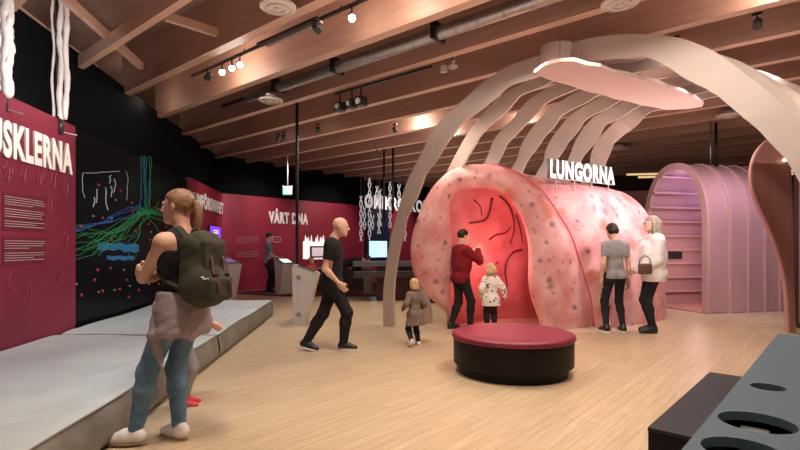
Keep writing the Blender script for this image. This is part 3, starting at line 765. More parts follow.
for (x, y) in ((100, 185), (122, 191), (133, 203), (104, 218), (134, 212), (159, 209), (150, 224), (136, 231), (151, 240), (167, 227), (171, 215), (99, 270), (83, 295), (104, 291), (121, 289), (128, 280), (130, 297), (112, 268), (82, 226), (163, 232), (113, 240), (96, 280), (140, 290), (160, 284), (176, 240)): part('red_cell', MB().sphere(lp(x, y, -.02), .022, 8), RDD, t, True)
for (x, y) in ((117, 200), (113, 218), (160, 241), (140, 213), (78, 284), (100, 292), (125, 270), (131, 286), (95, 216), (116, 290), (150, 284), (140, 270), (152, 232)): part('pale_cell', MB().sphere(lp(x, y, -.02), .017, 8), GRD, t, True)

# lettering on the left crimson wall beyond, and its small screen
t = thing('wall_lettering', 'white immune system lettering on the crimson wall beyond the black screen', 'lettering', left_pt(223, 205))
e1 = left_pt(222.5, 213.5); s1 = left_pt(190, 205); L_ = (Vector((e1.x, e1.y, 0))-Vector((s1.x, s1.y, 0))).length+.55
part('letters', text_mesh('IMMUNFÖRSVARET', onleft((e1.x, e1.y, 0), .012)-RD*L_+Vector((0, 0, 2.27)), RD, .31, L_, depth=.03, bold=.04), LETTER, t)
q0 = left_pt(207.5, 225); q1 = left_pt(219.5, 244.5)
t = thing('info_screen', 'small purple glowing upright screen on the crimson wall behind the backpack', 'screen', left_pt(213, 235))
mb = MB(); c = onleft((q0+q1)/2, .03); mb.box(c, (abs(q1.y-q0.y), .04, q0.z-q1.z), RD, n, bev=.008); part('casing', mb, BLACK, t)
mb = MB(); mb.box(onleft(c, .022), (abs(q1.y-q0.y)*.9, .006, (q0.z-q1.z)*.93), RD, n); sc_ = part('display', mb, mat('purple_display', (.05, .02, .15), emit=(.22, .05, .75), estr=1.3), t)
mb = MB()
for k, (wd, zz) in enumerate(((.4, .12), (.5, .06), (.35, -.08), (.45, -.13), (.3, -.18))): mb.box(onleft(c, .027)+Vector((0, 0, zz)), (wd*abs(q1.y-q0.y), .004, .022), RD, n)
part('display_text', mb, mat('display_white', (.8, .8, .9), emit=(.8, .75, 1), estr=1.5), sc_)

# back wall lettering and graphics
nB = Vector((-B1.y, B1.x, 0))
def onback(p, off=.015): return Vector(p)-nB*off
def b_text(name, label, body, xa, xb, za, h, m=LETTER, bold=.06):
    p0 = back_pt(xa, 215); p1 = back_pt(xb, 215); t = thing(name, label, 'lettering', Vector((p0.x, p0.y, za)))
    part('letters', text_mesh(body, onback((p0.x, p0.y, za)), B1, h, (p1-p0).length, depth=.03, bold=bold), m, t); return t
b_text('wall_lettering', 'white DNA lettering on the crimson back wall', 'VÅRT DNA', 268.2, 307.5, 2.1, .34)
b_text('wall_lettering', 'white microscope lettering high on the crimson and black back wall', 'OMIKROSKOPE', 364, 431, 2.84, .5, [mat('brightened_letters', (.85, .85, .85), emit=(1, .97, .95), estr=.5), LETTER[1]], .04)  # letters given a glow of their own to look brighter
t = thing('wall_graphics', 'faint small print and white speech bubble outlines on the crimson DNA wall', 'wall graphic', back_pt(262, 245))
def bk(u, z):
    return onback(RC+B1*u, .012)+Vector((0, 0, z))
for (xa, xb, ya, yb, rows, sd) in ((236, 260, 236, 246, 5, 4), (236, 259, 251, 257, 4, 5)):
    a = back_pt(xa, ya); b = back_pt(xb, yb); ua = (a-RC).dot(B1); ub = (b-RC).dot(B1)
    bars(ua, ub, b.z, a.z, rows, t, mat('faint_print', (.45, .2, .22), rough=.5), bk, seed=sd)
for (x, y, wx, hy) in ((288.5, 244.5, 4.2, 4.2), (285, 229.5, 3.8, 1.9), (276.5, 239.5, 3.6, 2.6)):
    pts = []; mb = MB()
    for k in range(25):
        u = 2*PI*k/24; cx = abs(math.cos(u))**.35*math.copysign(1, math.cos(u)); sy = abs(math.sin(u))**.35*math.copysign(1, math.sin(u))
        pts.append(onback(back_pt(x+wx*cx, y+hy*sy), .01))
    mb.tube(pts, .014, 5)
    mb.tube([onback(back_pt(x-wx*.4, y), .01), onback(back_pt(x+wx*.4, y), .01)], .012, 5)
part('bubbles', mb, PRINT, t)
# glowing ragged display with a framed monitor
t = thing('glowing_display', 'ragged white glowing wall display around a small framed monitor', 'display', back_pt(314, 262))
top = []; bot = []; rr = random.Random(3)
for k, x in enumerate(np.linspace(303, 327, 33)):
    top.append(onback(back_pt(x, 242-rr.choice([0, 1, 2.5, 5, 7])*(k % 2)), .02)); bot.append(onback(back_pt(x, 259+rr.uniform(-1, 1)), .02))
mb = MB(); mb.strip(top, bot, nB*.02); part('light_panel', mb, mat('glow_white', (.8, .75, .72), emit=(1, .85, .8), estr=.9), t)
a, b = back_pt(309, 246), back_pt(323, 257.5); c = onback((a+b)/2, .06); mb = MB(); mb.box(c, ((Vector((a.x, a.y, 0))-Vector((b.x, b.y, 0))).length, .05, a.z-b.z), B1, nB, bev=.01); mo = part('monitor_frame', mb, BLACK, t)
mb = MB(); mb.box(onback(c, .03), ((Vector((a.x, a.y, 0))-Vector((b.x, b.y, 0))).length*.82, .01, (a.z-b.z)*.74), B1, nB); part('monitor_screen', mb, mat('pale_display', (.5, .45, .5), emit=(.75, .6, .65), estr=.6), mo)
# microscope wall screen
t = thing('wall_screen', 'large pale blue lit screen on a dark panel behind the counter', 'screen', back_pt(376, 262))
a, b = back_pt(365, 208), back_pt(388, 262); c = onback((a+b)/2, .05); wd = (Vector((a.x, a.y, 0))-Vector((b.x, b.y, 0))).length
mb = MB(); mb.box(c, (wd, .06, a.z-b.z), B1, nB); part('backing', mb, mat('navy_panel', (.01, .015, .04), rough=.4), t)
mb = MB(); a2, b2 = back_pt(367.6, 241), back_pt(385, 257); c2 = onback((a2+b2)/2, .095); mb.box(c2, ((Vector((a2.x, a2.y, 0))-Vector((b2.x, b2.y, 0))).length, .02, a2.z-b2.z), B1, nB)
part('display', mb, mat('blue_display', (.3, .5, .6), emit=(.45, .75, 1), estr=1.3, noise=(2, (.6, .7, .7), (1, 1, 1))), t)
# ------------------------------------------------------------------ rib arches
def ribpt(px, py):
    """pixel -> (s, z) in the plane of the first rib: s along WX from the foot"""
    r = (px-400)/F; b = RIB0
    s_ = (r*b.y-b.x)/(RWX.x-r*RWX.y); q = b+RWX*s_
    return s_, EYE-(py-HOR)/F*q.y
RIB0 = Vector((-.25, 8.35, 0)); RWX = Vector((.75, -.66, 0)).normalized(); RNX = Vector((-RWX.y, RWX.x, 0))
OUT = [(383, 326), (383.5, 290), (386.5, 261), (392, 232), (400, 204), (408, 181), (421, 153), (435, 129), (457, 105), (477, 87), (507, 68), (535, 56), (560, 47), (590, 39), (622, 34), (650, 34), (670, 37), (687, 41), (712, 51), (728, 61), (746, 74), (766, 90), (782, 105), (800, 127)]
INN = [(394, 326), (393.5, 290), (397, 261), (403, 232), (412, 204), (423, 181), (440, 151), (457, 129), (472, 115), (491, 99), (517, 83), (535, 75), (560, 67), (590, 60), (620, 56), (642, 58), (665, 65), (685, 75), (701, 86), (715, 97), (733, 107), (746, 117), (760, 130), (777, 150), (800, 182)]
def resample(pts, n):
    pts = [Vector((p[0], p[1], 0)) for p in pts]; d = [0]
    for a, b in zip(pts, pts[1:]): d.append(d[-1]+(b-a).length)
    out = []
    def cr(p0, p1, p2, p3, t): return .5*((2*p1)+(p2-p0)*t+(2*p0-5*p1+4*p2-p3)*t*t+(3*p1-p0-3*p2+p3)*t**3)
    for k in range(n):
        q = d[-1]*k/(n-1); i = max(j for j in range(len(d)) if d[j] <= q+1e-9); i = min(i, len(pts)-2)
        t = (q-d[i])/(d[i+1]-d[i]); out.append(cr(pts[max(i-1, 0)], pts[i], pts[i+1], pts[min(i+2, len(pts)-1)], t))
    return out
oc = [ribpt(*p) for p in OUT]; ic = [ribpt(*p) for p in INN]
# carry the right side down to the floor outside the frame
oe, ie = oc[-1], ic[-1]
oc += [(oe[0]+.24, oe[1]-.55), (oe[0]+.36, oe[1]-1.1), (oe[0]+.38, .0)]
ic += [(ie[0]+.22, ie[1]-.5), (oe[0]+.05, oe[1]-1.1), (oe[0]+.08, .0)]
print('RIB apex', max(z for s_, z in oc), 'span', oc[-1][0])
NR = 150
oc = resample(oc, NR); ic = resample(ic, NR)
def spread(z):
    return .75-.08*z/2.9 if z < 2.9 else (.67-.12*min(1, (z-2.9)/.7))
def make_rib(seed, calm):
    rr = random.Random(seed); ph = rr.uniform(0, 6); mid = []
    A = []; B = []
    for k in range(NR):
        u = k/(NR-1); o_, i_ = oc[k], ic[k]; w = (o_-i_); wl = w.length; w = w/wl
        fade = min(1, max(0, (u-.12)/.1)) if calm else min(1, u/.05)
        L = u*11
        a = .014*(abs(math.sin(L*2.6+ph))*2-1)*fade+.005*math.sin(L*6.1+ph); b_ = ((-.10 if seed else 0)*min(1, u/.1)+.024*(abs(math.sin(L*3.3+ph*1.3))*2-1)+.009*math.sin(L*9.3+ph))*fade
        A.append(o_+w*a); B.append(i_-w*b_)
    f = lambda v: RWX*v.x+AX*(spread(v.y)*seed)+Vector((0, 0, max(v.y, 0)))
    mb = MB(); mb.strip([f(v) for v in A], [f(v) for v in B], RNX*.045)
    return mb
tops = []
RIBLAB = ['nearest pale rib arch, its foot standing on the floor before the counter', 'second rib arch, just behind the nearest one', 'third rib arch counting from the nearest', 'fourth rib arch, the middle one of the row', 'fifth rib arch counting from the nearest', 'sixth rib arch, one before the farthest', 'farthest rib arch, beginning behind the tall white lettering']
for k in range(7):
    base = RIB0
    mb = make_rib(k, k == 0); me = mb.mesh('rib_arch'); me.materials.append(RIBM)
    o = bpy.data.objects.new('rib_arch', me); COL.objects.link(o); o.location = base; autosmooth(o, 50)
    tag(o, RIBLAB[k], 'arch', 'rib arches over the lung')
# sternum board under the ribs
SB = mat('sternum_paint', (.72, .56, .53), rough=.6)
pl = [(534, 73), (545, 65.5), (560, 61.5), (574, 61), (588, 65), (600, 66.5), (612, 72), (626, 74.5), (640, 79), (655, 81.5), (668, 87), (682, 91), (694, 97), (704, 103), (702, 107), (688, 109), (668, 110), (655, 107.5), (640, 105), (628, 101.5), (614, 99), (602, 94.5), (588, 92), (574, 87), (560, 83), (546, 79)]
ZS = 3.46
poly = [PZ(x, y, ZS) for x, y in pl]
mb = MB(); mb.prism(poly, (0, 0, .04)); t = thing('sternum_board', 'pale pink wavy board hung level under the tops of the rib arches', 'board', PZ(610, 85, ZS))
part('board', mb, SB, t)
mb = MB()
for q in (PZ(560, 70, ZS), PZ(640, 90, ZS), PZ(690, 102, ZS)): mb.tube([q+Vector((0, 0, .03)), (q.x, q.y, 3.95)], .006, 6)
part('wires', mb, STEEL, t)
# hub drum at the crown of the first rib
q = P(557, 56, 6.35); mb = MB(); mb.lathe([(.20, -.14), (.205, -.13), (.205, .13), (.20, .14)], (q.x, q.y, 3.72), 28)
t = thing('arch_hub', 'short round pale drum at the crown of the nearest rib arch', 'drum', Vector((q.x, q.y, 3.58))); o = part('drum', mb, RIBM, t); autosmooth(o)

# ------------------------------------------------------------------ lung
LUNG = mat_spots('lung_skin', (.74, .42, .40), (.58, .20, .20), (.17, .08, .11), 3.6, .05, rough=.5, softness=.17, nscale=2.6, bump=(7, .5, .03), spots2=[(6.5, .03, (.25, .10, .10)), (2.3, .04, (.27, .12, .12)), (1.6, .10, (.60, .17, .12))])
nt = LUNG.node_tree
CAV = mat('lung_cavity', (.62, .20, .20), rough=.5, noise=(2.5, (.50, .11, .12), (1, 1, 1)), bump=(3, .8, .08))
VESS = mat('lung_vessel', (.16, .012, .03), rough=.45)
lung = thing('lung_tunnel', 'giant speckled pink walk-in lung model with a glowing red cavity', 'lung model', Vector((2.0, 8.6, 0)))
NT = 56
def along(pl, n):
    """outline given as (px, py, distance), resampled; the ends stand on the floor"""
    d = [Vector((p[0], p[1], p[2]*60)) for p in pl]; D = [0]
    for a, b in zip(d, d[1:]): D.append(D[-1]+Vector((b.x-a.x, b.y-a.y, 0)).length)
    out = []
    for k in range(n):
        q = D[-1]*k/(n-1); i = min(max(j for j in range(len(D)) if D[j] <= q+1e-9), len(d)-2); t = (q-D[i])/(D[i+1]-D[i])
        a, b, c, e = d[max(i-1, 0)], d[i], d[i+1], d[min(i+2, len(d)-1)]
        v = .5*((2*b)+(c-a)*t+(2*a-5*b+4*c-e)*t*t+(3*b-a-3*c+e)*t**3); w_ = P(v.x, v.y, v.z/60); w_.z = max(w_.z, 0); out.append(w_)
    out[0].z = out[-1].z = 0; return out
inner = along([(456, 325, 8.5), (454, 300, 8.35), (452, 270, 8.2), (451.5, 240, 8.15), (450, 220, 8.15), (450, 203, 8.2), (455, 194, 8.2), (465, 190, 8.2), (480, 188.5, 8.2), (494, 190, 8.18), (506, 197, 8.15), (517, 210, 8.12), (524, 226, 8.1), (528, 245, 8.07), (528.5, 265, 8.05), (528, 280, 8.05), (531, 298, 8.05), (537, 315, 8.05), (541, 329, 8.05)], NT)
outer = along([(449, 323, 8.68), (448, 312, 8.5), (437, 302, 8.3), (421, 285, 8.15), (413.5, 262, 8.05), (413.5, 236, 8.0), (425, 206, 8.03), (442, 181, 8.1), (463, 168, 8.2), (484, 165.5, 8.25), (508, 171, 8.27), (528, 183, 8.27), (544, 198, 8.25), (559, 220, 8.22), (571, 244, 8.2), (581, 270, 8.22), (588, 296, 8.27), (592, 326, 8.35)], NT)
def body_arch(a0, w0, w1, h, p=2.4, zc=0.0, lean=0):
    out = []; wc = (w0+w1)/2; hw = (w1-w0)/2
    for k in range(NT):
        th = PI*(1-k/(NT-1)); c, s_ = math.cos(th), math.sin(th)
        out.append(LW(a0+lean*c, wc+hw*math.copysign(abs(c)**(2/p), c)+0*s_, h*abs(s_)**(2/p)))
    return out
def mix(A, B, t): return [a.lerp(b, t) for a, b in zip(A, B)]
lipc = [a.lerp(b, .45)+Vector((-.03, -.15, 0)) for a, b in zip(inner, outer)]
lip1 = [a.lerp(b, .12)+Vector((-.02, -.09, 0)) for a, b in zip(inner, outer)]
lip2 = [a.lerp(b, .8)+Vector((-.02, -.11, 0)) for a, b in zip(inner, outer)]
for L_ in (lipc, lip1, lip2): L_[0].z = L_[-1].z = 0
st2 = body_arch(7.35, -6.8, -5.0, 2.46, 2.1)
st1 = mix(outer, st2, .35); st1b = mix(outer, st2, .7)
st3 = body_arch(7.9, -6.8, -4.98, 2.45, 2.1); st4 = body_arch(8.5, -6.8, -5.0, 2.42, 2.1)
st5 = body_arch(9.0, -6.85, -5.08, 2.32, 2.2); st6 = body_arch(9.3, -6.7, -5.25, 2.1, 2.1); st7 = body_arch(9.45, -6.4, -5.6, 1.5, 2); st8 = body_arch(9.5, -6.05, -5.95, .3, 2)
rows = [inner, lip1, lipc, lip2, outer, st1, st1b, st2, st3, st4, st5, st6, st7, st8]
# refine with Catmull-Rom between the stations
def refine(rows, m):
    out = []
    for i in range(len(rows)-1):
        r0, r1, r2, r3 = rows[max(i-1, 0)], rows[i], rows[i+1], rows[min(i+2, len(rows)-1)]
        for j in range(m):
            t = j/m; out.append([.5*((2*b)+(c-a)*t+(2*a-5*b+4*c-d)*t*t+(3*b-a-3*c+d)*t**3) for a, b, c, d in zip(r0, r1, r2, r3)])
    out.append(rows[-1]); return out
R_ = refine(rows, 4)
from mathutils import noise as mnoise
for r in R_[3:]:
    for v in r:
        d = mnoise.noise(v*1.3)*.05+mnoise.noise(v*3.1)*.015
        v += (v-LW((v.x*AX.x+v.y*AX.y), -6.0, 1.0)).normalized()*d; v.z = max(v.z, 0)
    r[0].z = r[-1].z = 0
mb = MB(); mb.grid(R_); part('outer_skin', mb, LUNG, lung, True)
deep = [v+AX*.25+Vector((0, .2, 0)) for v in mix(inner, body_arch(6.4, -6.5, -5.35, 1.85, 2.2), .62)]
d2 = body_arch(6.9, -6.5, -5.35, 1.88, 2.1); d3 = body_arch(7.35, -6.45, -5.35, 1.9, 2.1); d4 = body_arch(7.6, -6.35, -5.5, 1.55, 2.2); d5 = body_arch(7.65, -6.0, -5.9, .4, 2)
C_ = refine([inner, deep, d2, d3, d4, d5], 5)
for r in C_[1:]:
    for v in r: d = mnoise.noise(v*1.7)*.07; v += WX*d; v.z = max(v.z, 0)
    r[0].z = r[-1].z = 0
mb = MB(); mb.grid(C_); cav = part('cavity', mb, CAV, lung, True, label='glowing red inside wall')
# ridge along the seam
rg = [v+(v-LW(7, -6, 1)).normalized()*.0 for v in R_[17]]
mb = MB(); mb.tube(rg[NT//3:], [.018]*len(rg[NT//3:]), 8); part('ridge', mb, mat('ridge_red', (.6, .10, .14), rough=.5), lung, True)
# vessels lying on the inside wall
from mathutils.bvhtree import BVHTree
_n = NT; _v = [v for r in C_ for v in r]
_f = [(i*_n+k, i*_n+k+1, (i+1)*_n+k+1, (i+1)*_n+k) for i in range(len(C_)-1) for k in range(_n-1)]
_bv = BVHTree.FromPolygons(_v, _f)
def on_cav(px, py):
    o_ = Vector((0, 0, EYE)); d_ = (P(px, py, 8)-o_).normalized(); h = _bv.ray_cast(o_+d_*7.4, d_)
    return None if h[0] is None else h[0]-d_*.008
vs_ = MB()
for path, r0 in (([(492, 198), (490, 210), (486, 219), (478, 222), (469, 223)], .022), ([(489, 240), (496, 235), (505, 233), (511, 227)], .016), ([(500, 196), (508, 204), (513, 216), (514, 230), (510, 244)], .02),
             ([(522, 250), (514, 252), (507, 260), (505, 272), (507, 286), (503, 300)], .018), ([(516, 215), (520, 228), (522, 242)], .014), ([(474, 200), (480, 206), (482, 216)], .012), ([(498, 262), (490, 270), (486, 282)], .012), ([(458, 232), (462, 244), (460, 258)], .012)):
    pts = [on_cav(p.x, p.y) for p in resample(path, 18)]; pts = [p for p in pts if p is not None]
    if len(pts) > 3: vs_.tube(pts, [r0*(1.25-.7*k/len(pts)) for k in range(len(pts))], 7)
part('vessels', vs_, VESS, cav, True)
# small lamp under the cavity roof
lq = P(489, 196, 8.9); mb = MB(); mb.lathe([(.09, .03), (.09, 0), (.07, -.01), (.001, -.012)], lq, 18); part('cavity_lamp', mb, mat('cavity_lamp', (1, .8, .7), emit=(1, .55, .4), estr=5), lung)

# big free-standing letters on top of the lung
lt = thing('lung_lettering', 'white free-standing capital letters on top of the pink lung', 'lettering', Vector((2.44, 8.2, 2.44)))
lo_ = Vector((2.44, 8.2, 2.47)); le = Vector((3.9, 9.135, 2.47))
part('letters', text_mesh('LUNGORNA', lo_, (le-lo_), .295, (le-lo_).length, depth=.06, bold=.05), [mat('big_letters', (.85, .85, .85), rough=.4, emit=(1, 1, 1), estr=.5), mat('big_letter_sides', (.3, .28, .28), rough=.5)], lt)  # faint glow put into the letter fronts so they read as lit
d = (le-lo_).normalized(); mb = MB(); mb.box((lo_+le)/2+Vector((0, 0, -.012)), ((le-lo_).length, .03, .018), d, Vector((-d.y, d.x, 0)))
for k in range(4): q = lo_.lerp(le, .1+.27*k); mb.tube([q+Vector((0, 0, -.02)), q+Vector((0, 0, -.2))], .012, 6)
part('base_rail', mb, VW, lt)

# ------------------------------------------------------------------ pink tunnel
PINK = mat('pink_panel', (.47, .29, .29), rough=.5, noise=(1.2, (.43, .26, .265), (1, 1, 1)))
PINKD = mat('pink_rib', (.52, .33, .325), rough=.5)
PINKW = mat('dusky_pink_wall', (.27, .12, .12), rough=.6)
tun = thing('pink_tunnel', 'tall arched pink tunnel with raised hoops and lilac light inside', 'tunnel', Vector((6.9, 10.9, 0)))
TA = Vector((1.89, .46, 0)).normalized(); TW = Vector((-TA.y, TA.x, 0)); T0 = Vector((6.03, 9.85, 0))
WD, HT = 1.70, 3.08
def hoop(inset=0.0, n=40):
    pts = []; sp = 1.75; r = WD/2-inset; top = HT-inset-sp
    pts.append((-r, 0)); pts.append((-r, sp*.5))
    for k in range(n+1):
        th = PI-PI*k/n; pts.append((r*math.copysign(abs(math.cos(th))**.92, math.cos(th)), sp+top*abs(math.sin(th))**.92))
    pts += [(r, sp*.5), (r, 0)]; return pts
def hp(p, L): return T0+TA*L+TW*(WD/2+p[0])+Vector((0, 0, p[1]))
TL_ = 2.0
o_, i_ = hoop(0), hoop(.07)
mb = MB(); mb.strip([hp(p, .03) for p in o_], [hp(p, .03) for p in i_], TA*TL_); ob = part('shell', mb, PINK, tun); autosmooth(ob)
o2, i2 = hoop(-.025), hoop(.10)
mb = MB(); mb.strip([hp(p, 0) for p in o2], [hp(p, 0) for p in i2], TA*.07); ob = part('front_rim', mb, PINKD, tun); autosmooth(ob)
for k, L in enumerate((.55, 1.0, 1.42, 1.8)):
    mb = MB(); mb.strip([hp(p, L) for p in hoop(-.03)], [hp(p, L) for p in hoop(0)], TA*.045); ob = part('hoop', mb, PINKD, tun); autosmooth(ob)
for k in range(9):   # battens along the far inside wall
    z = .3+.32*k
    hp_ = [p for p in i_]; x = WD/2-.07
    if z > 1.75: x = (WD/2-.07)*max(0, 1-((z-1.75)/(HT-.07-1.75))**2)**.5
    c = T0+TA*(TL_/2)+TW*(WD/2+x-.03)+Vector((0, 0, z)); mb = MB(); mb.box(c, (TL_, .07, .045), TA, TW); part('batten', mb, PINKD, tun)
mb = MB(); mb.strip([hp(p, TL_) for p in i_[:len(i_)//2+1]], [hp(p, TL_) for p in i_[::-1][:len(i_)//2+1]], TA*.06); part('end_wall', mb, PINK, tun)
c = T0+TA*.75+TW*(WD-.10)+Vector((0, 0, 1.13)); mb = MB(); mb.box(c, (.34, .04, .17), TA, TW); part('label_plate', mb, BLACK, tun)
lq = hp((-.1, HT-.16), .35); mb = MB(); mb.lathe([(.07, .03), (.07, 0), (.001, -.01)], lq, 16); part('ceiling_lamp', mb, mat('lilac_lamp', (1, .9, 1), emit=(.9, .7, 1), estr=6), tun)
mb = MB(); mb.box(hp((0, 0), 0)+TA*TL_/2+Vector((0, 0, .01)), (TL_, WD, .02), TA, TW); part('floor_mat', mb, mat('pink_floor', (.45, .22, .2), rough=.5), tun)
# dusky pink wall behind, between lung and tunnel
t = struct('wall_pink', MB().box(Vector((7.2, 14.0, 1.45)), (6.0, .15, 2.9), Vector((.95, -.3, 0)).normalized(), Vector((.3, .95, 0)).normalized()), PINKW)
# yellow light strips of the far gallery
for (x, y, L_, z) in ((9.2, 13.3, 6.0, 3.32), (8.8, 12.9, 5.0, 3.18)):
    c = Vector((x, y, z)); mb = MB(); mb.box(c, (L_, .04, .05), Vector((.98, -.17, 0)), Vector((.17, .98, 0))); s_ = part('light_strip', mb, mat('strip_glow', (1, .85, .5), emit=(1, .7, .35), estr=.7), None, origin=c)
    tag(s_, 'thin yellowish light strip %s the pink tunnel roof' % ('high above' if z > 3.25 else 'just over'), 'light strip')

# ------------------------------------------------------------------ wavy brown board at the right edge
BRB = mat('brown_pink_board', (.33, .15, .135), rough=.45, noise=(3, (.28, .125, .11), (5, 5, .6)))
PE = mat('pink_edge', (.50, .27, .25), rough=.45)
ol = resample([(770, 138), (762, 145), (755, 156), (751.5, 170), (752.5, 188), (760, 208), (770, 230), (778, 252), (784, 275), (787, 300), (788.5, 334)], 40)
ed = [P(p.x, p.y, 7.67) for p in ol]; ed[-1].z = 0
rt = resample([(770, 138), (778, 148), (786, 158), (791, 170), (793, 210), (794, 270), (796, 334)], 40); er = [P(p.x, p.y, 7.67) for p in rt]; er[-1].z = 0
wb = thing('wavy_board', 'tall brown upright board with a wavy pink edge at the right side', 'board', Vector((6.0, 7.75, 0)))
mb = MB(); mb.strip(ed, er, Vector((.02, .07, 0))); ob = part('board', mb, BRB, wb)
mb = MB(); mb.strip([v+Vector((-.015, -.012, 0)) for v in ed], [v+Vector((.012, -.012, 0)) for v in ed], Vector((.02, .09, 0))); ob = part('edge_band', mb, PE, wb); autosmooth(ob)
mb = MB(); mb.box(P(798, 240, 7.95)+Vector((.12, 0, -.12)), (.3, .1, 2.55), bev=.0); part('dark_post', mb, BLACK, wb)
mb = MB(); mb.box(P(812, 240, 7.7)+Vector((.1, .1, 0)), (.35, .12, 2.6)); part('rear_board', mb, BRB, wb)
mb = MB(); mb.sphere(P(784.5, 160, 7.62), .03, 8); part('screw_light', mb, mat('small_glow', (1, .9, .7), emit=(1, .8, .55), estr=3), wb)

# ------------------------------------------------------------------ round bench
bc = Vector((.227*5.32, 5.32, 0)); bc.x = (512.5-400)/F*5.32
t = thing('round_bench', 'round crimson cushioned bench on a black drum base', 'bench', bc)
CUSH = mat('crimson_vinyl', (.19, .008, .036), rough=.5, noise=(4, (.165, .007, .03), (1, 1, 1)), bump=(6, .08, .01))
DRUM = mat('black_drum', (.008, .005, .005), rough=.5, spec=.2)
mb = MB(); mb.lathe([(.60, .355), (.632, .358), (.642, .372), (.642, .395), (.632, .412), (.60, .423), (.4, .428), (.001, .43)], bc, 72, cap=False); part('cushion', mb, CUSH, t, True)
mb = MB(); mb.lathe([(.60, .09), (.622, .10), (.624, .115), (.624, .35), (.60, .36)], bc, 72); o = part('drum', mb, DRUM, t); autosmooth(o)
mb = MB(); mb.lathe([(.565, 0), (.565, .095)], bc, 64); o = part('plinth', mb, DRUM, t); autosmooth(o)

# ------------------------------------------------------------------ grey mats
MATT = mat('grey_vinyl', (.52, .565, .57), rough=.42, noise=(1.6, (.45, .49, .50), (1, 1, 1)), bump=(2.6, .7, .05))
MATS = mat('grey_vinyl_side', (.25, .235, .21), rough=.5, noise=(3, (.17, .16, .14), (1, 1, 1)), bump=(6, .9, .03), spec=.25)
def xr(Y): return -1.94-.0837*(Y-3.25)
def xl(Y): return R0.x-.125*(Y-R0.y)+.03 if Y < 6.25 else left_pt(76, 240).x-.125*(Y-6.3)+.06
def crash_mat(y0, y1, label, seed):
    t = thing('floor_mat', label, 'mat', Vector(((xl((y0+y1)/2)+xr((y0+y1)/2))/2, (y0+y1)/2, 0)), 0, None)
    nx, ny = 46, 80; top = []
    for j in range(ny+1):
        Y = y0+(y1-y0)*j/ny; row = []
        for i in range(nx+1):
            u = i/nx; X = xl(Y)+(xr(Y)-xl(Y))*u
            ed_ = min(1, min(j, ny-j)/3)*min(1, (nx-i)/2.5)
            q = Vector((X, Y, 0)); z = .306+.012*mnoise.noise(Vector((X*1.2, Y*1.0, seed)))+.013*math.sin((Y*3.2+X*6.5)+2.2*mnoise.noise(Vector((X*.9, Y*.8, seed+4))))*max(0, mnoise.noise(Vector((X*.7, Y*.6, seed+9)))+.3)
            z = z-.02*(1-ed_)**2
            row.append(Vector((X, Y, z)))
        top.append(row)
    mb = MB(); mb.grid(top)
    part('top_cover', mb, MATT, t, True)
    # drape on the aisle side and at both ends
    sd = MB(); rows = []
    for k in range(9):
        z = (1-k/8); row = []
        for j in range(ny*2+1):
            Y = y0+(y1-y0)*j/(ny*2); fold = .034*math.sin(Y*9+seed*3+1.5*mnoise.noise(Vector((Y*2, seed, 0))))*math.sin(PI*k/8)*abs(mnoise.noise(Vector((Y*1.7, seed+2, 1))))*2.2
            jj = j/2; base = top[min(int(jj), ny)][nx]
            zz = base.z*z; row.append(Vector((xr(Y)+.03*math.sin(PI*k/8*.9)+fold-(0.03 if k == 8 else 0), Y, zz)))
        rows.append(row)
    sd.grid(rows)
    for jj, Y in ((0, y0), (ny, y1)):
        sd.grid([[v.copy() for v in top[jj]], [Vector((v.x, v.y, 0)) for v in top[jj]]])
    sd.grid([[r[0].copy() for r in top], [Vector((r[0].x, r[0].y, 0)) for r in top]])
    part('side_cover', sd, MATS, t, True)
    mb = MB(); mb.tube([r[nx]+Vector((.004, 0, .001)) for r in top], .007, 6); mb.tube([v+Vector((0, 0, .001)) for v in top[0]], .006, 6); mb.tube([v+Vector((0, 0, .001)) for v in top[ny]], .006, 6)
    mb.tube([Vector((xr(y0+(y1-y0)*k/40)+.02, y0+(y1-y0)*k/40, .035)) for k in range(41)], .006, 6)
    part('piping', mb, mat('mat_piping', (.20, .19, .175), rough=.6), t, True)
crash_mat(.2, 5.88, 'near large grey vinyl mat on the floor below the muscle panel', 1)
crash_mat(5.92, 9.7, 'far grey vinyl mat on the floor before the black screen', 2)

# ------------------------------------------------------------------ dark counter and box at the lower right
K1 = Vector((.669, .743, 0)); K2 = Vector((.743, -.669, 0))
E0 = Vector((.786, 1.40, 0)); t = thing('counter', 'blue-grey counter top with dark oval openings at the lower right', 'counter', E0+K1*.5+K2*.4)
p0 = E0-K1*.9; LN = (Vector((2.5, 3.31, 0))-E0).length+.9; WC = 1.15; ZT = .75
holes = []
for (px, py, r) in ((768, 387, .060), (757, 422, .108), (742, 450, .10), (800, 480, .12)):
    c = PZ(px, py, ZT); holes.append((c, r))
# top slab with real holes: boolean-free, by triangulating with holes
bm = bmesh.new()
def loc(c): d = c-p0; return (d.dot(K1), d.dot(K2))
es = []
def loop(pts):
    vs = [bm.verts.new((p0+K1*a+K2*b+Vector((0, 0, ZT)))) for a, b in pts]; return [bm.edges.new((vs[i], vs[(i+1) % len(vs)])) for i in range(len(vs))]
es += loop([(0, 0), (LN, 0), (LN, WC), (0, WC)])
for c, r in holes:
    a, b = loc(Vector((c.x, c.y, 0)))
    if 0 < a-r and b+r < WC and b-r > 0: es += loop([(a+r*math.cos(2*PI*k/40), b+r*math.sin(2*PI*k/40)) for k in range(40)])
fs = bmesh.ops.triangle_fill(bm, use_beauty=True, edges=es)['geom']
fs = [f for f in fs if isinstance(f, bmesh.types.BMFace)]
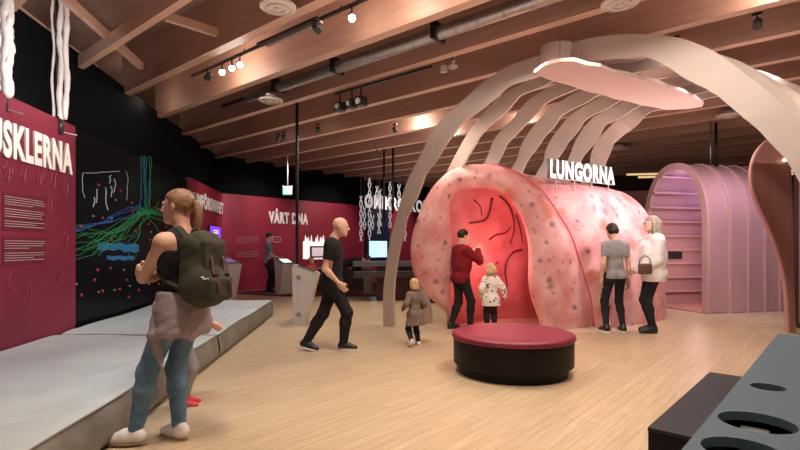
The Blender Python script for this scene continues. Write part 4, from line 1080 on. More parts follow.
# drop faces that fill the holes
kill = [f for f in fs if any((Vector((f.calc_center_median().x, f.calc_center_median().y, 0))-Vector((c.x, c.y, 0))).length < r*.97 for c, r in holes)]
bmesh.ops.delete(bm, geom=kill, context='FACES_ONLY')
ext = bmesh.ops.extrude_face_region(bm, geom=[f for f in bm.faces])
for v in [g_ for g_ in ext['geom'] if isinstance(g_, bmesh.types.BMVert)]: v.co.z -= .03
bmesh.ops.recalc_face_normals(bm, faces=bm.faces[:]); me = bpy.data.meshes.new('top'); bm.to_mesh(me); bm.free()
part('top', me, TCTOP, t)
mb = MB()
mb.box(p0+K1*(LN/2)+K2*.012+Vector((0, 0, .36)), (LN, .02, .72), K1, K2); mb.box(p0+K1*(LN-.012)+K2*WC/2+Vector((0, 0, .36)), (.02, WC-.04, .72), K1, K2)
mb.box(p0+K1*(.012)+K2*WC/2+Vector((0, 0, .36)), (.02, WC-.04, .72), K1, K2); mb.box(p0+K1*(LN/2)+K2*(WC-.012)+Vector((0, 0, .36)), (LN, .02, .72), K1, K2)
part('body', mb, BOXSIDE, t)
mb = MB(); mb.box(p0+K1*(LN/2)+K2*WC/2+Vector((0, 0, .5)), (LN-.06, WC-.06, .02), K1, K2); part('inner_shelf', mb, BLACK, t)
c, r = holes[1]; q = Vector((1.205, 1.70, .605))
t2 = thing('grey_block', 'small grey block lying inside the largest opening of the counter', 'block', Vector((q.x, q.y, .51)))
mb = MB(); mb.box(q, (.055, .085, .19), K1, K2, bev=.008); part('block', mb, mat('pale_grey_block', (.16, .165, .18), rough=.5), t2)
bb = Vector((1.2, 2.42, 0)); mb = MB(); LB = 1.43
t = thing('low_box', 'low charcoal box bench beside the blue-grey counter', 'box', bb+K1*LB/2+K2*.18)
mb.box(bb+K1*(LB/2)+K2*.186+Vector((0, 0, .22)), (LB, .37, .425), K1, K2); part('body', mb, BOXSIDE, t)
mb = MB(); mb.box(bb+K1*(LB/2)+K2*.186+Vector((0, 0, .4405)), (LB+.012, .374, .019), K1, K2, bev=.004); part('top', mb, BOXTOP, t)

# ------------------------------------------------------------------ kiosks
KW = mat('kiosk_white', (.62, .575, .55), rough=.5, noise=(20, (.58, .54, .515), (1, 1, 1)))
KG = mat('kiosk_grey', (.22, .22, .20), rough=.6, noise=(120, (.32, .31, .29), (1, 1, 1)))
TAB = mat('tablet_glass', (.02, .02, .03), rough=.15)
def kiosk(label, base, fwd, w, prof, dots=True, scr=None, group='slanted white kiosks'):
    """prof: side profile [(x,z)] seen from the side, x along fwd"""
    fwd = Vector(fwd).normalized(); sd = Vector((-fwd.y, fwd.x, 0)); base = Vector(base)
    t = thing('kiosk', label, 'kiosk', base, 0, group)
    f = lambda x, z, s_: base+fwd*x+sd*s_+Vector((0, 0, z))
    mb = MB(); mb.prism([f(x, z, -w/2) for x, z in prof], sd*w); part('body', mb, KW, t)
    a, b = prof[1], prof[2]                                  # the slanted top runs a -> b
    d = (f(*b, 0)-f(*a, 0)).normalized(); up = sd.cross(d)*-1
    if up.z < 0: up = -up
    c = (f(*a, 0)+f(*b, 0))/2; L = (f(*b, 0)-f(*a, 0)).length
    mb = MB(); mb.box(c+up*.008, (L*.96, w*.94, .016), d, sd, up); tp = part('top_plate', mb, KG, t)
    mb = MB(); mb.box(c+up*.022, (L*.66, w*.7, .014), d, sd, up); tb = part('tablet', mb, TAB, t)
    if scr: mb = MB(); mb.box(c+up*.031, (L*.58, w*.62, .004), d, sd, up); part('display', mb, scr, tb)
    if dots:
        for (x, z) in dots:
            mb = MB(); mb.lathe([(.042, 0), (.042, .008), (.036, .01), (.001, .01)], f(x, z, -w/2), 20, -sd); part('speaker_disc', mb, KG, t)
    return t
kb = Vector((-1.84, 8.55, 0))
kiosk('white kiosk with two grey discs on its side beside the walking man', kb+Vector((0, .22, 0)), (1, 0.05, 0), .42, [(0, 0), (-.02, 1.0), (.42, .85), (.20, 0)], [(.09, .80), (.095, .165)])
DSP = mat('white_display', (.7, .7, .75), emit=(.9, .88, .95), estr=1.3); DS2 = mat('dim_display', (.1, .08, .2), emit=(.2, .15, .4), estr=.6)
kiosk('white kiosk with a lit tablet in front of the standing man', (-3.25, 14.0, 0), (.75, -.66, 0), .45, [(-.06, 0), (-.14, .99), (.26, .83), (.12, 0)], [], DSP)
kiosk('white kiosk with a purple tablet half hidden by the green backpack', (-4.52, 13.2, 0), (.9, -.43, 0), .5, [(-.12, 0), (-.24, 1.02), (.22, .86), (.02, 0)], [], DS2)

# ------------------------------------------------------------------ dark counters with microscopes
t = thing('double_counter', 'long dark two-level counter behind the foot of the rib arch', 'counter', Vector((.1, 12.6, 0)))
dx = Vector((.995, .06, 0)).normalized(); dy = Vector((-dx.y, dx.x, 0))
def cbox(mb, xa, xb, y0, y1, z0, z1): mb.box(Vector(((xa+xb)/2, (y0+y1)/2, (z0+z1)/2)), (xb-xa, y1-y0, z1-z0), dx, dy, bev=.006)
mb = MB(); cbox(mb, -1.2, .95, 12.5, 13.3, .83, .95); part('upper_top', mb, GREYB, t)
mb = MB(); cbox(mb, -1.13, .9, 12.1, 12.6, .58, .72); part('lower_top', mb, mat('dark_counter', (.05, .045, .045), rough=.4), t)
mb = MB(); cbox(mb, -.60, .85, 12.35, 13.1, 0, .585); cbox(mb, -.60, .85, 12.6, 13.1, .5, .84); part('body', mb, mat('maroon_wood', (.06, .015, .015), rough=.45), t)
mb = MB(); cbox(mb, -.95, -.72, 13.1, 13.2, .1, .62); part('pale_panel', mb, mat('pale_panel', (.5, .45, .38), rough=.6), t)
t = thing('low_counter', 'dark brown low counter under the crimson DNA wall', 'counter', Vector((-1.5, 15.4, 0)))
mb = MB(); cbox(mb, -2.75, -.9, 15.0, 15.7, 0, .62); part('body', mb, DARKB, t)
mb = MB(); cbox(mb, -2.8, -.88, 14.95, 15.75, .62, .67); part('top', mb, mat('brown_top', (.06, .035, .03), rough=.4), t)
rug = [Vector((-4.9, 14.15, 0)), Vector((-3.1, 13.3, 0)), Vector((-.7, 13.35, 0)), Vector((1.2, 15.0, 0)), Vector((1.3, 21.8, 0)), Vector((-4.7, 14.75, 0))]
mb = MB(); mb.prism([v+Vector((0, 0, .001)) for v in rug], (0, 0, .01)); tag(part('carpet', mb, CARPET, None, origin=Vector((-1.5, 15, 0))), 'dark red carpet strip on the floor along the back wall', 'carpet')
t = thing('low_counter', 'dark equipment table behind the running toddler and lung edge', 'counter', Vector((.75, 12.0, 0)))
mb = MB(); mb.box(Vector((.72, 12.0, .35)), (.45, .6, .7), bev=.02); part('body', mb, BLACK, t)
mb = MB(); mb.box(Vector((.72, 12.0, .72)), (.55, .7, .05), bev=.01); part('top', mb, GREYB, t)

# ------------------------------------------------------------------ hanging white molecule strands
STR = mat('strand_glow_paint', (.8, .8, .8), rough=.5, emit=(.9, .92, 1), estr=.25)  # white paint with a faint added glow to brighten the strands
def strand(px, y0, y1, Y, tw, label):
    a = P(px, y0, Y); b = P(px, y1, Y); n_ = 4*max(6, int((a.z-b.z)/.09)); t = thing('molecule_strand', label, 'hanging strand', Vector((b.x, b.y, b.z)), 0, 'white strands hanging before the microscope wall')
    for sg_ in (0, PI):
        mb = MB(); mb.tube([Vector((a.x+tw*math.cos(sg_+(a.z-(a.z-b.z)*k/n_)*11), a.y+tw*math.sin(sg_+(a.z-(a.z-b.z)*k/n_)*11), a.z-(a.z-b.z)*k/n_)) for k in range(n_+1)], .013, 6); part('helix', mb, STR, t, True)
    mb = MB()
    for k in range(int((a.z-b.z)/.1)):
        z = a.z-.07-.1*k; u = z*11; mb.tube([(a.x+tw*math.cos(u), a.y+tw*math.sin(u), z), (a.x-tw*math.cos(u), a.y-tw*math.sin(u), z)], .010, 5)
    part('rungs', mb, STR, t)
    if a.z < 3.85: mb = MB(); mb.tube([a, (a.x, a.y, 3.95)], .005, 5); part('wire', mb, STEEL, t)
for k, (px, y0, y1) in enumerate(((361, 196, 241), (364.5, 206, 230), (369.5, 178, 240), (372.5, 215, 230), (377, 186, 206), (380, 189, 226), (379, 213, 234), (390, 182, 228), (399, 184, 210), (405, 219, 241))):
    strand(px, y0, y1, 15.5 if k % 2 else 14.6, .038, ['leftmost white hanging strand before the wall', 'short white strand low beside the leftmost one', 'longest white strand hanging before the first big letters', 'short white strand below the first big letters', 'short white strand hanging above the big letters', 'white strand crossing the big letters beside a rod', 'lowest hanging white strand in front of the blue screen', 'white strand hanging left of the arch leg', 'short white strand close behind the arch', 'white strand visible right of the arch leg'][k])
# hanging muscle fibres over the crimson panel
MUS = mat('muscle_white', (.78, .74, .73), rough=.45, noise=(6, (.70, .60, .60), (1, 1, 1)))
def muscle(px, py, Y, w, label, offs, barw=.16, ztop=3.85):
    b = P(px, py, Y); t = thing('muscle_fibre', label, 'hanging sculpture', b, 0, 'hanging white muscle fibres')
    for k, (dx_, r, zz) in enumerate(offs):
        rr = random.Random(k+int(px)); n_ = 40; pts = []; rs = []
        for j in range(n_+1):
            z = b.z+.14+zz+(ztop-b.z-.14-zz)*j/n_; pts.append(Vector((b.x+dx_+.008*math.sin(j*.35+k*2), b.y+.008*math.cos(j*.3+k), z))); rs.append(r*(.75+.35*abs(math.sin(j*.42+k*1.3))+.2*rr.random()))
        rs[0] *= .5; mb = MB(); mb.tube(pts, rs, 9); part('fibre', mb, MUS, t, True)
    mb = MB(); mb.lathe([(.035, 0), (.035, .2)], b, 14); mb.tube([b+Vector((-.04, 0, .1)), (b.x-.04, b.y, ztop)], .014, 6); part('clamp', mb, BLACK, t, True)
    mb = MB(); mb.tube([b+Vector((-barw, -barw*.5, .06)), b+Vector((barw, barw*.5, .0))], .009, 6); part('bracket_bar', mb, STEEL, t)
muscle(60.5, 134, 5.95, .1, 'bundle of white fibres hanging over the end of the muscle lettering', [(-.09, .014, 0), (.0, .030, 0), (.07, .028, .03)], .15, 4.4)
muscle(4, 112, 5.0, .1, 'thick white fibre cluster hanging at the left picture edge', [(.03, .045, 0), (-.05, .04, .05), (.06, .03, .25)], .14)

for px, y0_, y1_, r, lb in ((716, 122, 168, .03, 'black suspension rod above the pink tunnel roof'), (710.5, 140, 168, .012, 'thin pale wire beside the black rod above the pink tunnel')):
    a = P(px, y1_, 10.6); mb = MB(); mb.tube([a-Vector((0, 0, .12)), (a.x, a.y, 3.95)], r, 8); tag(part('suspension_rod', mb, BLACKM if r > .02 else STEEL, None, True, origin=a), lb, 'rod')
# ------------------------------------------------------------------ cloth materials
def cloth(name, c, c2=None, r=.85, sc=12, bump=(14, .35, .01)): return mat(name, c, rough=r, noise=(sc, c2 or tuple(q*.85 for q in c), (1, 1, 1)), bump=bump, spec=.25)
BLKC = cloth('black_cloth', (.012, .012, .014), (.02, .02, .022)); JEAN = cloth('blue_denim', (.085, .155, .235), (.135, .225, .31), sc=9, bump=(22, .8, .015))
MAUVE = cloth('mauve_cloth', (.31, .25, .26), (.24, .19, .20), bump=(16, .7, .02)); OLIVE = cloth('olive_canvas', (.052, .052, .034), (.042, .04, .027), sc=8)
GREYT = cloth('grey_shirt', (.30, .29, .29), (.24, .23, .23)); WHTC = cloth('white_knit', (.9, .87, .87), (.84, .80, .80)); REDC = cloth('dark_red_jacket', (.22, .01, .02), (.15, .008, .015))
NAVY = cloth('dark_navy', (.015, .017, .024), (.022, .024, .03)); TWEED = cloth('grey_brown_dress', (.16, .12, .10), (.22, .17, .14), sc=40); WSHOE = mat('white_shoe', (.75, .70, .68), rough=.5); BSHOE = mat('black_shoe', (.012, .012, .013), rough=.45)
RSHOE = mat('red_shoe', (.55, .03, .05), rough=.5); SOLW = mat('white_sole', (.75, .72, .7), rough=.6); SOLB = mat('black_sole', (.02, .02, .02), rough=.7); SOLT = mat('tan_sole', (.35, .25, .18), rough=.7)
SPOT = mat_spots('spotted_coat', (.85, .80, .76), (.78, .73, .69), (.05, .04, .045), 17, .24, rough=.85, softness=.05, nscale=10)
HBR = cloth('hair_brown', (.20, .105, .055), (.34, .19, .11), r=.5, sc=30); HDK = cloth('hair_dark', (.015, .009, .007), (.03, .018, .012), r=.5, sc=30); HBL = cloth('hair_blond', (.50, .33, .17), (.62, .44, .25), r=.5, sc=30)
HGY = cloth('hair_grey', (.27, .21, .15), (.38, .32, .25), r=.5, sc=30); LEATH = mat('brown_leather', (.075, .025, .018), rough=.5); BAGB = mat('brown_bag', (.12, .05, .04), rough=.5)
sh_short = {'line': .04, 'front': .018, 'low': -.028}

# --- woman with the backpack (foreground)
WL = Vector((-1.50, 3.42, 0))
wh = (-.915, .40)
wc = person('woman with brown ponytail, crossed arms, jeans and a green backpack, seen from behind', WL, wh, 1.71,
    dict(feet=[(.02, .035, 0, -.1), (-.19, .21, 0, .45)], hands=[(-.09, .225, .275), (.09, .19, .24)], epole=[(1, .2, -.6), (-1, .25, -.55)],
         hdir=[(-1, -.25, -.05), (1, .05, .1)], palm=[(0, -1, -.2), (0, -1, 0)], curl=(.75, .5), lean=.0, hyaw=.30, hpitch=.02, px=-.01, py=-.015, headpos=(0, .02, .405)), [
    topwear(BLKC, sleeve=0, hem=-.01, inf=.008, name='tank_top', strap=True), pants(JEAN, .97, .010, 'jeans', wr=(.0009, 95)), shoes(WSHOE, SOLT, 1.12)],
    vox=.007, bulk=.93, hairmat=HBR, hair={'line': .036, 'front': .012, 'low': -.045, 'extra': [('e', (0, -.060, .024), (.016, .016, .016))]})
wr_ = wc['root']
# ponytail goes below the cut line: its own lock
mb = MB(); e = wc['e']; H_ = wc['HD']
mb.tube([H_(0, -.062, .024), H_(0, -.080, .014), H_(0, -.088, -.015), H_(.002, -.086, -.05), H_(.002, -.080, -.085), H_(.0, -.074, -.112)], [.010*e, .014*e, .0165*e, .016*e, .012*e, .003*e], 14); part('ponytail', mb, HBR, wr_, True, world=False)
mb = MB(); mb.lathe([(.012*e, -.004), (.016*e, 0), (.012*e, .004)], H_(0, -.070, .020), 14, Vector(wc['Rh']@V(0, -1, -.4))); part('hair_tie', mb, BLKC, wr_, True, world=False)
# sweater tied round the waist: flared wrap with hanging tails
s_ = wc['s']; T_ = wc['T']
pr = [cap(T_(-.032, .0, .045), T_(.032, 0, .045), .070*s_, k=.03), cap(T_(-.04, -.008, -.02), T_(.04, -.008, -.02), .077*s_, k=.04), cap(T_(-.044, -.008, -.085), T_(.046, -.008, -.075), .078*s_, k=.04)]
def lowhem(X, Y, Z):
    a = np.arctan2(X, Y); return (wc['pel'][2]-.105*s_+.018*np.sin(a*3+1)+.012*np.sin(a*7))-Z
def uph(X, Y, Z): return Z-(wc['pel'][2]+.075*s_)
part('tied_sweater', sdf_mesh(pr, .008, [lowhem, uph], 'tied_sweater', wrinkle=(.006, 38)), MAUVE, wr_, True, world=False)
pr = [cap(T_(-.085, .035, .03), T_(-.105, .02, -.09), .022, .045, .02), cap(T_(-.105, .02, -.09), T_(-.10, .0, -.19), .045, .018, .02), cap(T_(-.10, .0, -.17), T_(-.10, -.012, -.225), .02, .006, .01), cap(T_(-.07, .04, .03), T_(-.085, .06, -.13), .02, .032, .02)]
part('sleeve_tail', sdf_mesh(pr, .007, [], 'sleeve_tail', wrinkle=(.005, 60)), MAUVE, wr_, True, world=False)

# --- backpack
BP = thing('backpack', 'olive green canvas backpack with brown leather straps on the woman\'s back', 'backpack', WL, math.atan2(-wh[0], wh[1]))
for _n in (): pass
TT = wc['TT']; pz_ = wc['pel'][2]
def BQ(x, y, z): return np.array([x, y, z], float)
yb = -.10
pr = [rbox(BQ(.0, yb-.095, 1.19), (.145, .10, .21), .085, None, .03), ell(BQ(0, yb-.13, 1.07), (.172, .140, .155), None, .06), ell(BQ(0, yb-.09, 1.31), (.12, .09, .12), None, .05)]
part('bag_body', sdf_mesh(pr, .008, [], 'bag_body', wrinkle=(.004, 34)), OLIVE, BP, True, world=False)
pr2 = [ell(BQ(0, yb-.105, 1.335), (.132, .112, .095), None, .03), rbox(BQ(0, yb-.200, 1.25), (.095, .022, .11), .02, None, .04)]
part('top_flap', sdf_mesh(pr2, .008, [lambda X, Y, Z: 1.16-Z], 'top_flap', wrinkle=(.003, 40)), OLIVE, BP, True, world=False)
pr3 = [rbox(BQ(0, yb-.235, 1.05), (.105, .045, .085), .04, None, .02)]
part('front_pocket', sdf_mesh(pr3, .008, [], 'front_pocket', wrinkle=(.003, 40)), OLIVE, BP, True, world=False)
for sx in (-1, 1):
    mb = MB(); sh = wc['J'][0 if sx > 0 else 1][0]
    sx_ = .062*sx
    top = TT(sx_/s_, -.02, .315)
    pts = [BQ(sx_*.8, yb-.03, 1.36), BQ(sx_, yb+.04, top[2]+.0), BQ(sx_*1.08, -.03, top[2]+.004), BQ(sx_*1.25, .045, top[2]-.03), BQ(sx_*1.5, .095, top[2]-.13), BQ(sx_*1.9, .08, top[2]-.25), BQ(sx_*2.25, .0, top[2]-.33), BQ(sx_*2.2, -.1, top[2]-.37), BQ(sx_*2.0, yb-.04, top[2]-.40)]
    pts = [Vector(p) for p in pts]; sm = []
    for i in range(len(pts)-1):
        a_, b_, c_, d_ = pts[max(i-1, 0)], pts[i], pts[i+1], pts[min(i+2, len(pts)-1)]
        for j in range(5):
            t = j/5; sm.append(.5*((2*b_)+(c_-a_)*t+(2*a_-5*b_+4*c_-d_)*t*t+(3*b_-a_-3*c_+d_)*t**3))
    sm.append(pts[-1]); L = len(sm)
    # flat padded strap
    A_, B_, = [], []
    cen = Vector((0, -.02, 1.2)); vs = []; fsx = []
    for i, p in enumerate(sm):
        tn = (sm[min(i+1, L-1)]-sm[max(i-1, 0)]).normalized(); out = (p-Vector((0, -.0, p.z-.12))).normalized(); sd = tn.cross(out).normalized(); o2_ = sd.cross(tn).normalized(); wdt = .028 if i < L*.62 else .014
        vs += [p+sd*wdt+o2_*.002, p+sd*wdt*.7+o2_*.011, p-sd*wdt*.7+o2_*.011, p-sd*wdt+o2_*.002, p-sd*wdt*.8-o2_*.006, p+sd*wdt*.8-o2_*.006]
    mb = MB(); n0 = 6; fsx = [(i*n0+k, i*n0+(k+1) % n0, (i+1)*n0+(k+1) % n0, (i+1)*n0+k) for i in range(L-1) for k in range(n0)]; mb.add(vs, fsx+[tuple(range(n0))[::-1], tuple((L-1)*n0+k for k in range(n0))]); part('shoulder_strap', mb, OLIVE, BP, True, world=False)
    mb = MB(); x = .052*sx+.0
    mb.tube([(x, yb-.198, 1.30), (x, yb-.230, 1.24), (x, yb-.238, 1.16), (x, yb-.287, 1.09), (x, yb-.292, 1.03)], .0125, 8, flat=.4, up=(0, -1, 0)); lt_ = part('leather_strap', mb, LEATH, BP, True, world=False, label='dark brown leather strap')
    mb = MB(); mb.box((x, yb-.262, 1.13), (.036, .012, .03), bev=.003); part('buckle', mb, BLACKM, lt_, world=False)
mb = MB(); mb.tube([(-.03, yb-.03, 1.40), (-.02, yb-.03, 1.44), (.02, yb-.03, 1.44), (.03, yb-.03, 1.40)], .008, 8); part('carry_handle', mb, OLIVE, BP, True, world=False)
mb = MB(); sgn = [(-.105, 1.185), (-.118, 1.20), (-.105, 1.198), (-.112, 1.183), (-.09, 1.19), (-.08, 1.178), (-.07, 1.186), (-.06, 1.176), (-.045, 1.18), (-.028, 1.172)]
sgn = [(x_-.012, z_-.07) for x_, z_ in sgn]
for (x0, z0), (x1, z1) in zip(sgn, sgn[1:]):
    def sy(x, z): return yb-.13-.140*math.sqrt(max(.02, 1-(x/.172)**2-((z-1.07)/.155)**2))-.010
    mb.tube([(x0, sy(x0, z0), z0), (x1, sy(x1, z1), z1)], .0028, 5)
part('white_mark', mb, mat('white_mark', (.75, .75, .72), rough=.5), BP, world=False)

# --- companion hidden behind her, red sneakers
person('child in red sneakers almost hidden behind the woman, forearm beside the backpack', Vector(((181-400)/500*4.1, 4.1, 0)), (.9, .44), 1.25,
    dict(feet=[(.03, .0, 0, -.1), (-.05, .03, 0, .1)], hands=[(.03, .25, .06), (-.12, .1, .1)], epole=[(.6, -1, -.5), (-.6, -1, 0)], palm=[(-1, 0, 0), (1, 0, 0)], lean=.05),
    [topwear(MAUVE, .5, -.03, .01), pants(cloth('grey_leggings', (.30, .28, .29)), .9, .006), shoes(RSHOE, SOLW, 1.15)], vox=.009, child=True, hairmat=HBR, hair=dict(sh_short, low=-.05), skin=SKIN)

# --- bald man in black walking
def loc(px, Y): return Vector(((px-400)/F*Y, Y, 0))
person('bald man in a black short-sleeved shirt and black trousers striding past the kiosk', loc(333, 6.4), (1, -.05), 1.74,
    dict(feet=[(-.03, .13, 0, 0), (.05, -.34, .02, -.1)], fpitch=(0, .22), hands=[(.15, .10, -.02), (-.16, .0, -.03)], epole=[(.3, -1, -.2), (-.3, -1, -.2)], palm=[(-1, 0, 0), (1, 0, 0)], pz=.885, lean=.03, headpos=(0, .045, .40), hpitch=.12, kpole=[(0, 1, .2), (0, 1, .1)]),
    [topwear(BLKC, .62, -.05, .014, 'polo_shirt'), pants(BLKC, .93, .014), shoes(BSHOE, SOLW, 1.08)], vox=.008, female=False, skin=SKIN2)

# --- running toddler
person('blond toddler in a grey-brown dress and dark leggings running past the arch foot', loc(415, 6.68), (-.35, .93), .92,
    dict(feet=[(.05, -.0, 0, 0), (-.09, -.10, .05, .1)], fpitch=(0, .5), hands=[(.12, .08, .06), (-.15, .05, .06)], lean=.06, pz=.43),
    [topwear(TWEED, 2.85, -.17, .014, 'dress', flare=.02), pants(NAVY, .9, .008, 'leggings'), shoes(WSHOE, SOLW, 1.2)], vox=.007, child=True, skin=SKIN2, hairmat=HBL, hair={'line': .03, 'front': .012, 'low': -.055, 'extra': [('e', (0, -.03, -.02), (.052, .042, .05))]})

# --- person in dark red at the lung opening
person('dark-haired person in a dark red jacket reaching into the glowing lung opening', loc(461, 8.05), (.92, .4), 1.60,
    dict(feet=[(.12, .10, 0, -.1), (-.1, -.12, 0, .1)], hands=[(.06, .28, .42), (-.10, .27, .38)], epole=[(.8, -.5, -.8), (-.8, -.5, -.8)], hdir=[(-.1, .5, .9), (.1, .5, .9)], palm=[(-1, .3, 0), (1, .3, 0)], lean=.04, hpitch=.15),
    [topwear(REDC, 2.85, -.06, .02, 'jacket', loose=.01), pants(BLKC, .95, .01), shoes(BSHOE, SOLB, 1.1)], vox=.009, female=False, skin=SKIN2, hairmat=HDK, hair=sh_short)

# --- child in spotted coat
person('small child with curly blond hair in a white coat with dark spots', loc(491, 7.95), (-.05, 1), 1.05,
    dict(feet=[(.06, .0, 0, -.1), (-.06, 0, 0, .1)], hands=[(.215, -.02, .03), (-.16, .0, .04)], epole=[(.6, -1, 0), (-.6, -1, 0)], lean=.02),
    [topwear(SPOT, 2.85, -.12, .022, 'spotted_coat', flare=.015), pants(BLKC, .95, .012), shoes(BSHOE, SOLB, 1.2)], vox=.008, child=True, skin=SKIN2, hairmat=HBL, hair={'line': .03, 'front': .005, 'low': -.06, 'extra': [('e', (.02, -.035, -.01), (.045, .045, .05)), ('e', (-.022, -.035, -.02), (.042, .042, .045)), ('e', (0, -.02, .045), (.04, .04, .035)), ('e', (.03, 0, .03), (.03, .035, .035)), ('e', (-.03, 0, .03), (.03, .035, .035))]})

# --- pair on the right
person('short-haired person in a grey T-shirt and black jeans standing back to view', loc(615, 7.75), (-.1, 1), 1.70,
    dict(feet=[(.13, .0, 0, -.15), (-.13, .02, 0, .12)], hands=[(.225, .0, -.09), (-.22, .0, -.06)], epole=[(.5, -1, 0), (-.5, -1, 0)], hpitch=.42, headpos=(-.012, .035, .395)),
    [topwear(GREYT, .62, -.035, .012, 't_shirt'), pants(BLKC, .97, .007), shoes(BSHOE, SOLW, 1.05)], vox=.008, bulk=.9, skin=SKIN, hairmat=HDK, hair=dict(sh_short, low=-.042, extra=[('e', (0, -.03, -.01), (.05, .042, .04))]))
wp = person('woman in a loose white jumper with glasses and long grey-blond hair', loc(653, 7.75), (-.97, .1), 1.80,
    dict(feet=[(.10, -.02, 0, -.1), (-.10, .05, 0, .1)], hands=[(.10, .27, .02), (-.15, .25, .04)], epole=[(.5, -1, -.2), (-.5, -1, -.2)], palm=[(-1, 0, 0), (1, 0, 0)]),
    [topwear(WHTC, 2.7, -.085, .034, 'jumper', loose=.03, wr=(.003, 26)), pants(BLKC, .95, .012), shoes(BSHOE, SOLB, 1.15, boot=True)], vox=.008, bulk=.92, skin=SKIN2, hairmat=HGY, hair={'line': .03, 'front': .012, 'low': -.16, 'extra': [('c', (0, -.04, 0), (0, -.045, -.12), .048, .04), ('c', (-.042, -.005, 0), (-.04, .005, -.13), .018, .018), ('c', (.042, -.005, 0), (.04, .005, -.13), .018, .018)]})
mb = MB(); H_ = wp['HD']; e = wp['e']
for sx in (-1, 1):
    c = H_(sx*.0185, .06, .004); mb.tube([Vector(H_(sx*.0185+.0125*math.cos(a), .061, .004+.010*math.sin(a))) for a in np.linspace(0, 2*PI, 17)], .0016, 5); mb.tube([H_(sx*.031, .06, .008), H_(sx*.047, .0, .008)], .0016, 5)
mb.tube([H_(-.006, .063, .006), H_(.006, .063, .006)], .0016, 5); part('glasses', mb, BLACK, wp['root'], world=False)
hb = P(645, 269, 7.42); t = thing('handbag', 'small brown handbag held by the woman in the white jumper', 'handbag', hb, .2)
mb = MB(); mb.box(hb, (.19, .09, .16), bev=.03); part('bag', mb, BAGB, t, True)
mb = MB(); mb.tube([hb+Vector((-.09, 0, .07)), hb+Vector((-.07, 0, .16)), hb+Vector((0, 0, .2)), hb+Vector((.07, 0, .16)), hb+Vector((.09, 0, .07))], .008, 6); part('handle', mb, BAGB, t, True)

# --- man at the back, bent visitor, seated child
person('man in a grey T-shirt and dark trousers standing at the far kiosk', loc(269, 14.1), (.85, .3), 1.72,
    dict(feet=[(.10, .04, 0, -.2), (-.11, -.04, 0, .2)], hands=[(.12, .30, .10), (-.14, .2, .06)], epole=[(.4, -1, -.6), (-.4, -1, -.6)], hpitch=.25),
    [topwear(cloth('blue_grey_shirt', (.22, .23, .27)), .6, -.03, .016, 't_shirt'), pants(BLKC, .95, .014), shoes(BSHOE, SOLW, 1.1)], vox=.012, female=False, hairmat=HDK, hair=sh_short)
person('person in black bending forward over the counter towards the microscopes', loc(343, 13.6), (1, -.1), 1.66,
    dict(feet=[(.10, .02, 0, -.1), (-.10, -.06, 0, .1)], hands=[(.12, .50, -.10), (-.12, .46, -.12)], epole=[(.5, 0, -1), (-.5, 0, -1)], lean=1.36, hpitch=-.5, pz=.86),
    [topwear(BLKC, 2.85, -.05, .025, 'jacket'), pants(BLKC, .95, .014), shoes(BSHOE, SOLB, 1.1)], vox=.012, hairmat=HDK, hair=dict(sh_short, low=-.05))
person('small child in a red top standing before the glowing wall display', loc(311.5, 13.2), (.6, -.8), 1.06,
    dict(feet=[(.06, .0, 0, 0), (-.06, 0, 0, 0)], hands=[(.10, .18, .12), (-.10, .18, .12)]),
    [topwear(cloth('coral_top', (.55, .10, .07)), 2.2, -.03, .014, 'top'), pants(NAVY, .9, .01), shoes(BSHOE, SOLB)], vox=.012, child=True, skin=SKIN2, hairmat=HBR, hair=dict(sh_short, low=-.04))
# ------------------------------------------------------------------ light
def spot(p, aim, e, col=(1, .82, .66), size=.12, ang=70, blend=.8):
    l = bpy.data.lights.new('spot', 'SPOT'); l.energy = e; l.color = col; l.spot_size = math.radians(ang); l.spot_blend = blend; l.shadow_soft_size = size
    o = bpy.data.objects.new('spot_light', l); COL.objects.link(o); o.location = p; o.rotation_euler = (Vector(aim)-Vector(p)).to_track_quat('-Z', 'Y').to_euler(); return o
def point(p, e, col, size=.1):
    l = bpy.data.lights.new('point', 'POINT'); l.energy = e; l.color = col; l.shadow_soft_size = size
    o = bpy.data.objects.new('point_light', l); COL.objects.link(o); o.location = p; return o
def area(p, aim, e, col, sx, sy):
    l = bpy.data.lights.new('area', 'AREA'); l.energy = e; l.color = col; l.shape = 'RECTANGLE'; l.size = sx; l.size_y = sy
    o = bpy.data.objects.new('area_light', l); COL.objects.link(o); o.location = p; o.rotation_euler = (Vector(aim)-Vector(p)).to_track_quat('-Z', 'Y').to_euler(); return o
WARM = (1, .83, .66); NEUT = (1, .90, .82)
# floor spots from the ceiling tracks
for (x, y, e) in ((-.8, 2.6, 330), (1.2, 3.6, 300), (-.2, 5.4, 330), (2.2, 5.6, 300), (.6, 8.0, 200), (3.4, 7.2, 300), (5.0, 8.6, 330), (-1.4, 9.6, 330), (-.2, 12, 260), (4.6, 5.2, 260), (-1.8, .6, 260), (1.6, .4, 260)):
    spot((x, y, 3.75), (x+.2, y-.2, 0), e*.92, WARM, .15, 110, 1)
spot((-1.6, 4.9, 3.7), (-4.1, 5.4, 1.8), 260, (1, .85, .75), .1, 60)      # muscle panel
spot((-1.8, 3.4, 3.7), (-3.2, 4.6, 0), 240, (.86, .95, 1), .2, 90, 1)    # mats
spot((-2.2, 7.4, 3.7), (-3.6, 8.2, 0), 200, (.86, .95, 1), .2, 90, 1)
for s_ in (1.0, 4.0, 7.5): q = RC+B1*s_; spot(q-nB*2.3+Vector((0, 0, 3.7)), (q.x, q.y, 1.9), 260, (1, .8, .75), .1, 75)
spot((-3.0, 11.2, 3.7), (-4.95, 13.2, 1.9), 150, (1, .85, .8), .1, 60)
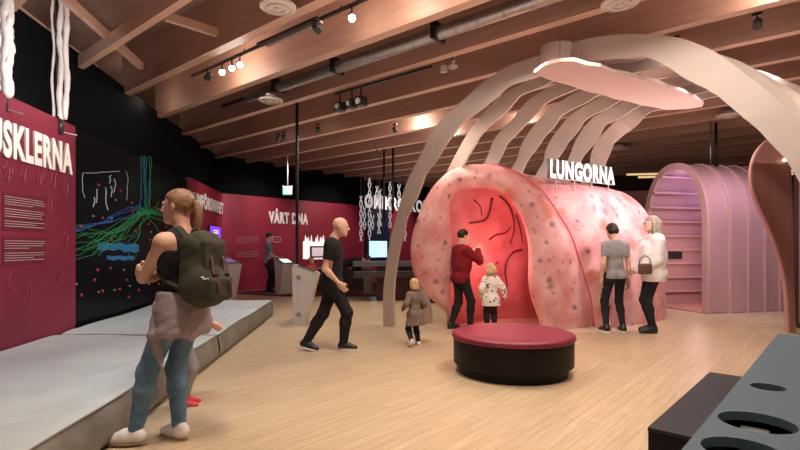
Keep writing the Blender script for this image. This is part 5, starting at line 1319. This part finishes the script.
# lamps that graze the joists
for (px, y0, e) in ((222, 5.35, 20), (236, 5.35, 8), (352, 5.4, 5), (415, 11.0, 26), (275, 10.0, 22), (445, 12.4, 22), (520, 12.4, 20), (600, 5.35, 45), (650, 5.3, 70), (690, 5.3, 50), (400, 5.35, 18), (480, 5.35, 14), (780, 8.2, 26), (150, 5.3, 4)):
    point(TL(px, y0, 4.0), e, (1, .86, .72), .05)
# lung and the visitors beside it
spot((1.2, 5.9, 3.7), (3.5, 7.8, .9), 200, (1, .9, .84), .12, 40, .8); spot((-.2, 5.2, 3.7), (1.3, 8.0, .8), 90, (1, .9, .84), .12, 36, .8)
point(P(459, 224, 8.33), 30, (1, .17, .10), .05)
point(P(478, 262, 8.3), 20, (1, .25, .2), .2)
point(P(505, 250, 8.3), 14, (1, .40, .36), .25)
point(P(522, 262, 8.5), .8, (.5, .4, 1), .05)
spot((4.6, 5.6, 3.75), (3.6, 8.5, 2.1), 640, (1, .84, .88), .15, 50, .8)
spot((5.6, 8.6, 3.75), (4.0, 8.9, 1.6), 330, (1, .74, .86), .15, 60, .8)
spot((1.6, 5.8, 3.7), (1.6, 8.6, 1.6), 130, (1, .78, .68), .12, 60, .9)
# tunnel
point(hp((-.1, HT-.35), .5), 9, (.72, .58, 1), .1); point(hp((.1, HT-.6), 1.4), 9, (.65, .5, 1), .1); point(hp((-.2, 1.2), .6), 22, (1, .66, .6), .2)
spot((6.6, 8.3, 3.75), (7.0, 10.0, 1.2), 260, (.95, .72, .95), .12, 80, .9); spot((5.0, 8.6, 3.75), (6.4, 10.6, 2.2), 150, (1, .78, .75), .12, 80, .9)
spot((-2.4, 4.0, 2.9), (-4.0, 5.8, 3.3), 150, (1, .95, .92), .08, 50); spot((-2.2, 3.2, 2.9), (-3.95, 5.0, 3.3), 120, (1, .95, .92), .08, 50)  # added fill spots that whiten the hanging muscle fibres
for (x, y) in ((-1.5, 5), (1.5, 3), (3, 9), (-1, 11), (6, 7)): area((x, y, 2.6), (x, y, 6), 38 if x > 0 else 24, (1, .78, .68), 4, 4)  # added soft uplights without fittings, to brighten the joists
spot((2.6, 2.2, 3.6), (3.7, 5.2, 2.7), 170, (1, .94, .86), .12, 45, .9)  # added spot to brighten the right half of the nearest rib
area((1.5, 15, 2.6), (1.5, 15, 6), 55, (1, .80, .66), 5, 5)  # added uplight without a fitting, for the far ceiling
# added fill and ambient in place of hall bounce (open behind the camera)
area((0, 6, 3.6), (0, 6, 0), 15, NEUT, 10, 12)
w = bpy.data.worlds.new('hall'); scene.world = w; w.use_nodes = True; bg = w.node_tree.nodes['Background']; bg.inputs[0].default_value = (1, .72, .60, 1); bg.inputs[1].default_value = .6
# camera
cd = bpy.data.cameras.new('camera'); cam = bpy.data.objects.new('camera', cd); COL.objects.link(cam); cam.location = (0, 0, EYE); cam.rotation_euler = (PI/2, 0, 0)
cd.sensor_width = 36; cd.lens = 36*F/800; cd.shift_y = (HOR-225)/800; cd.clip_start = .05; scene.camera = cam
vs = scene.view_settings; vs.view_transform = 'Standard'; vs.look = 'None'; vs.gamma = 1; vs.use_curve_mapping = False; vs.exposure = 0
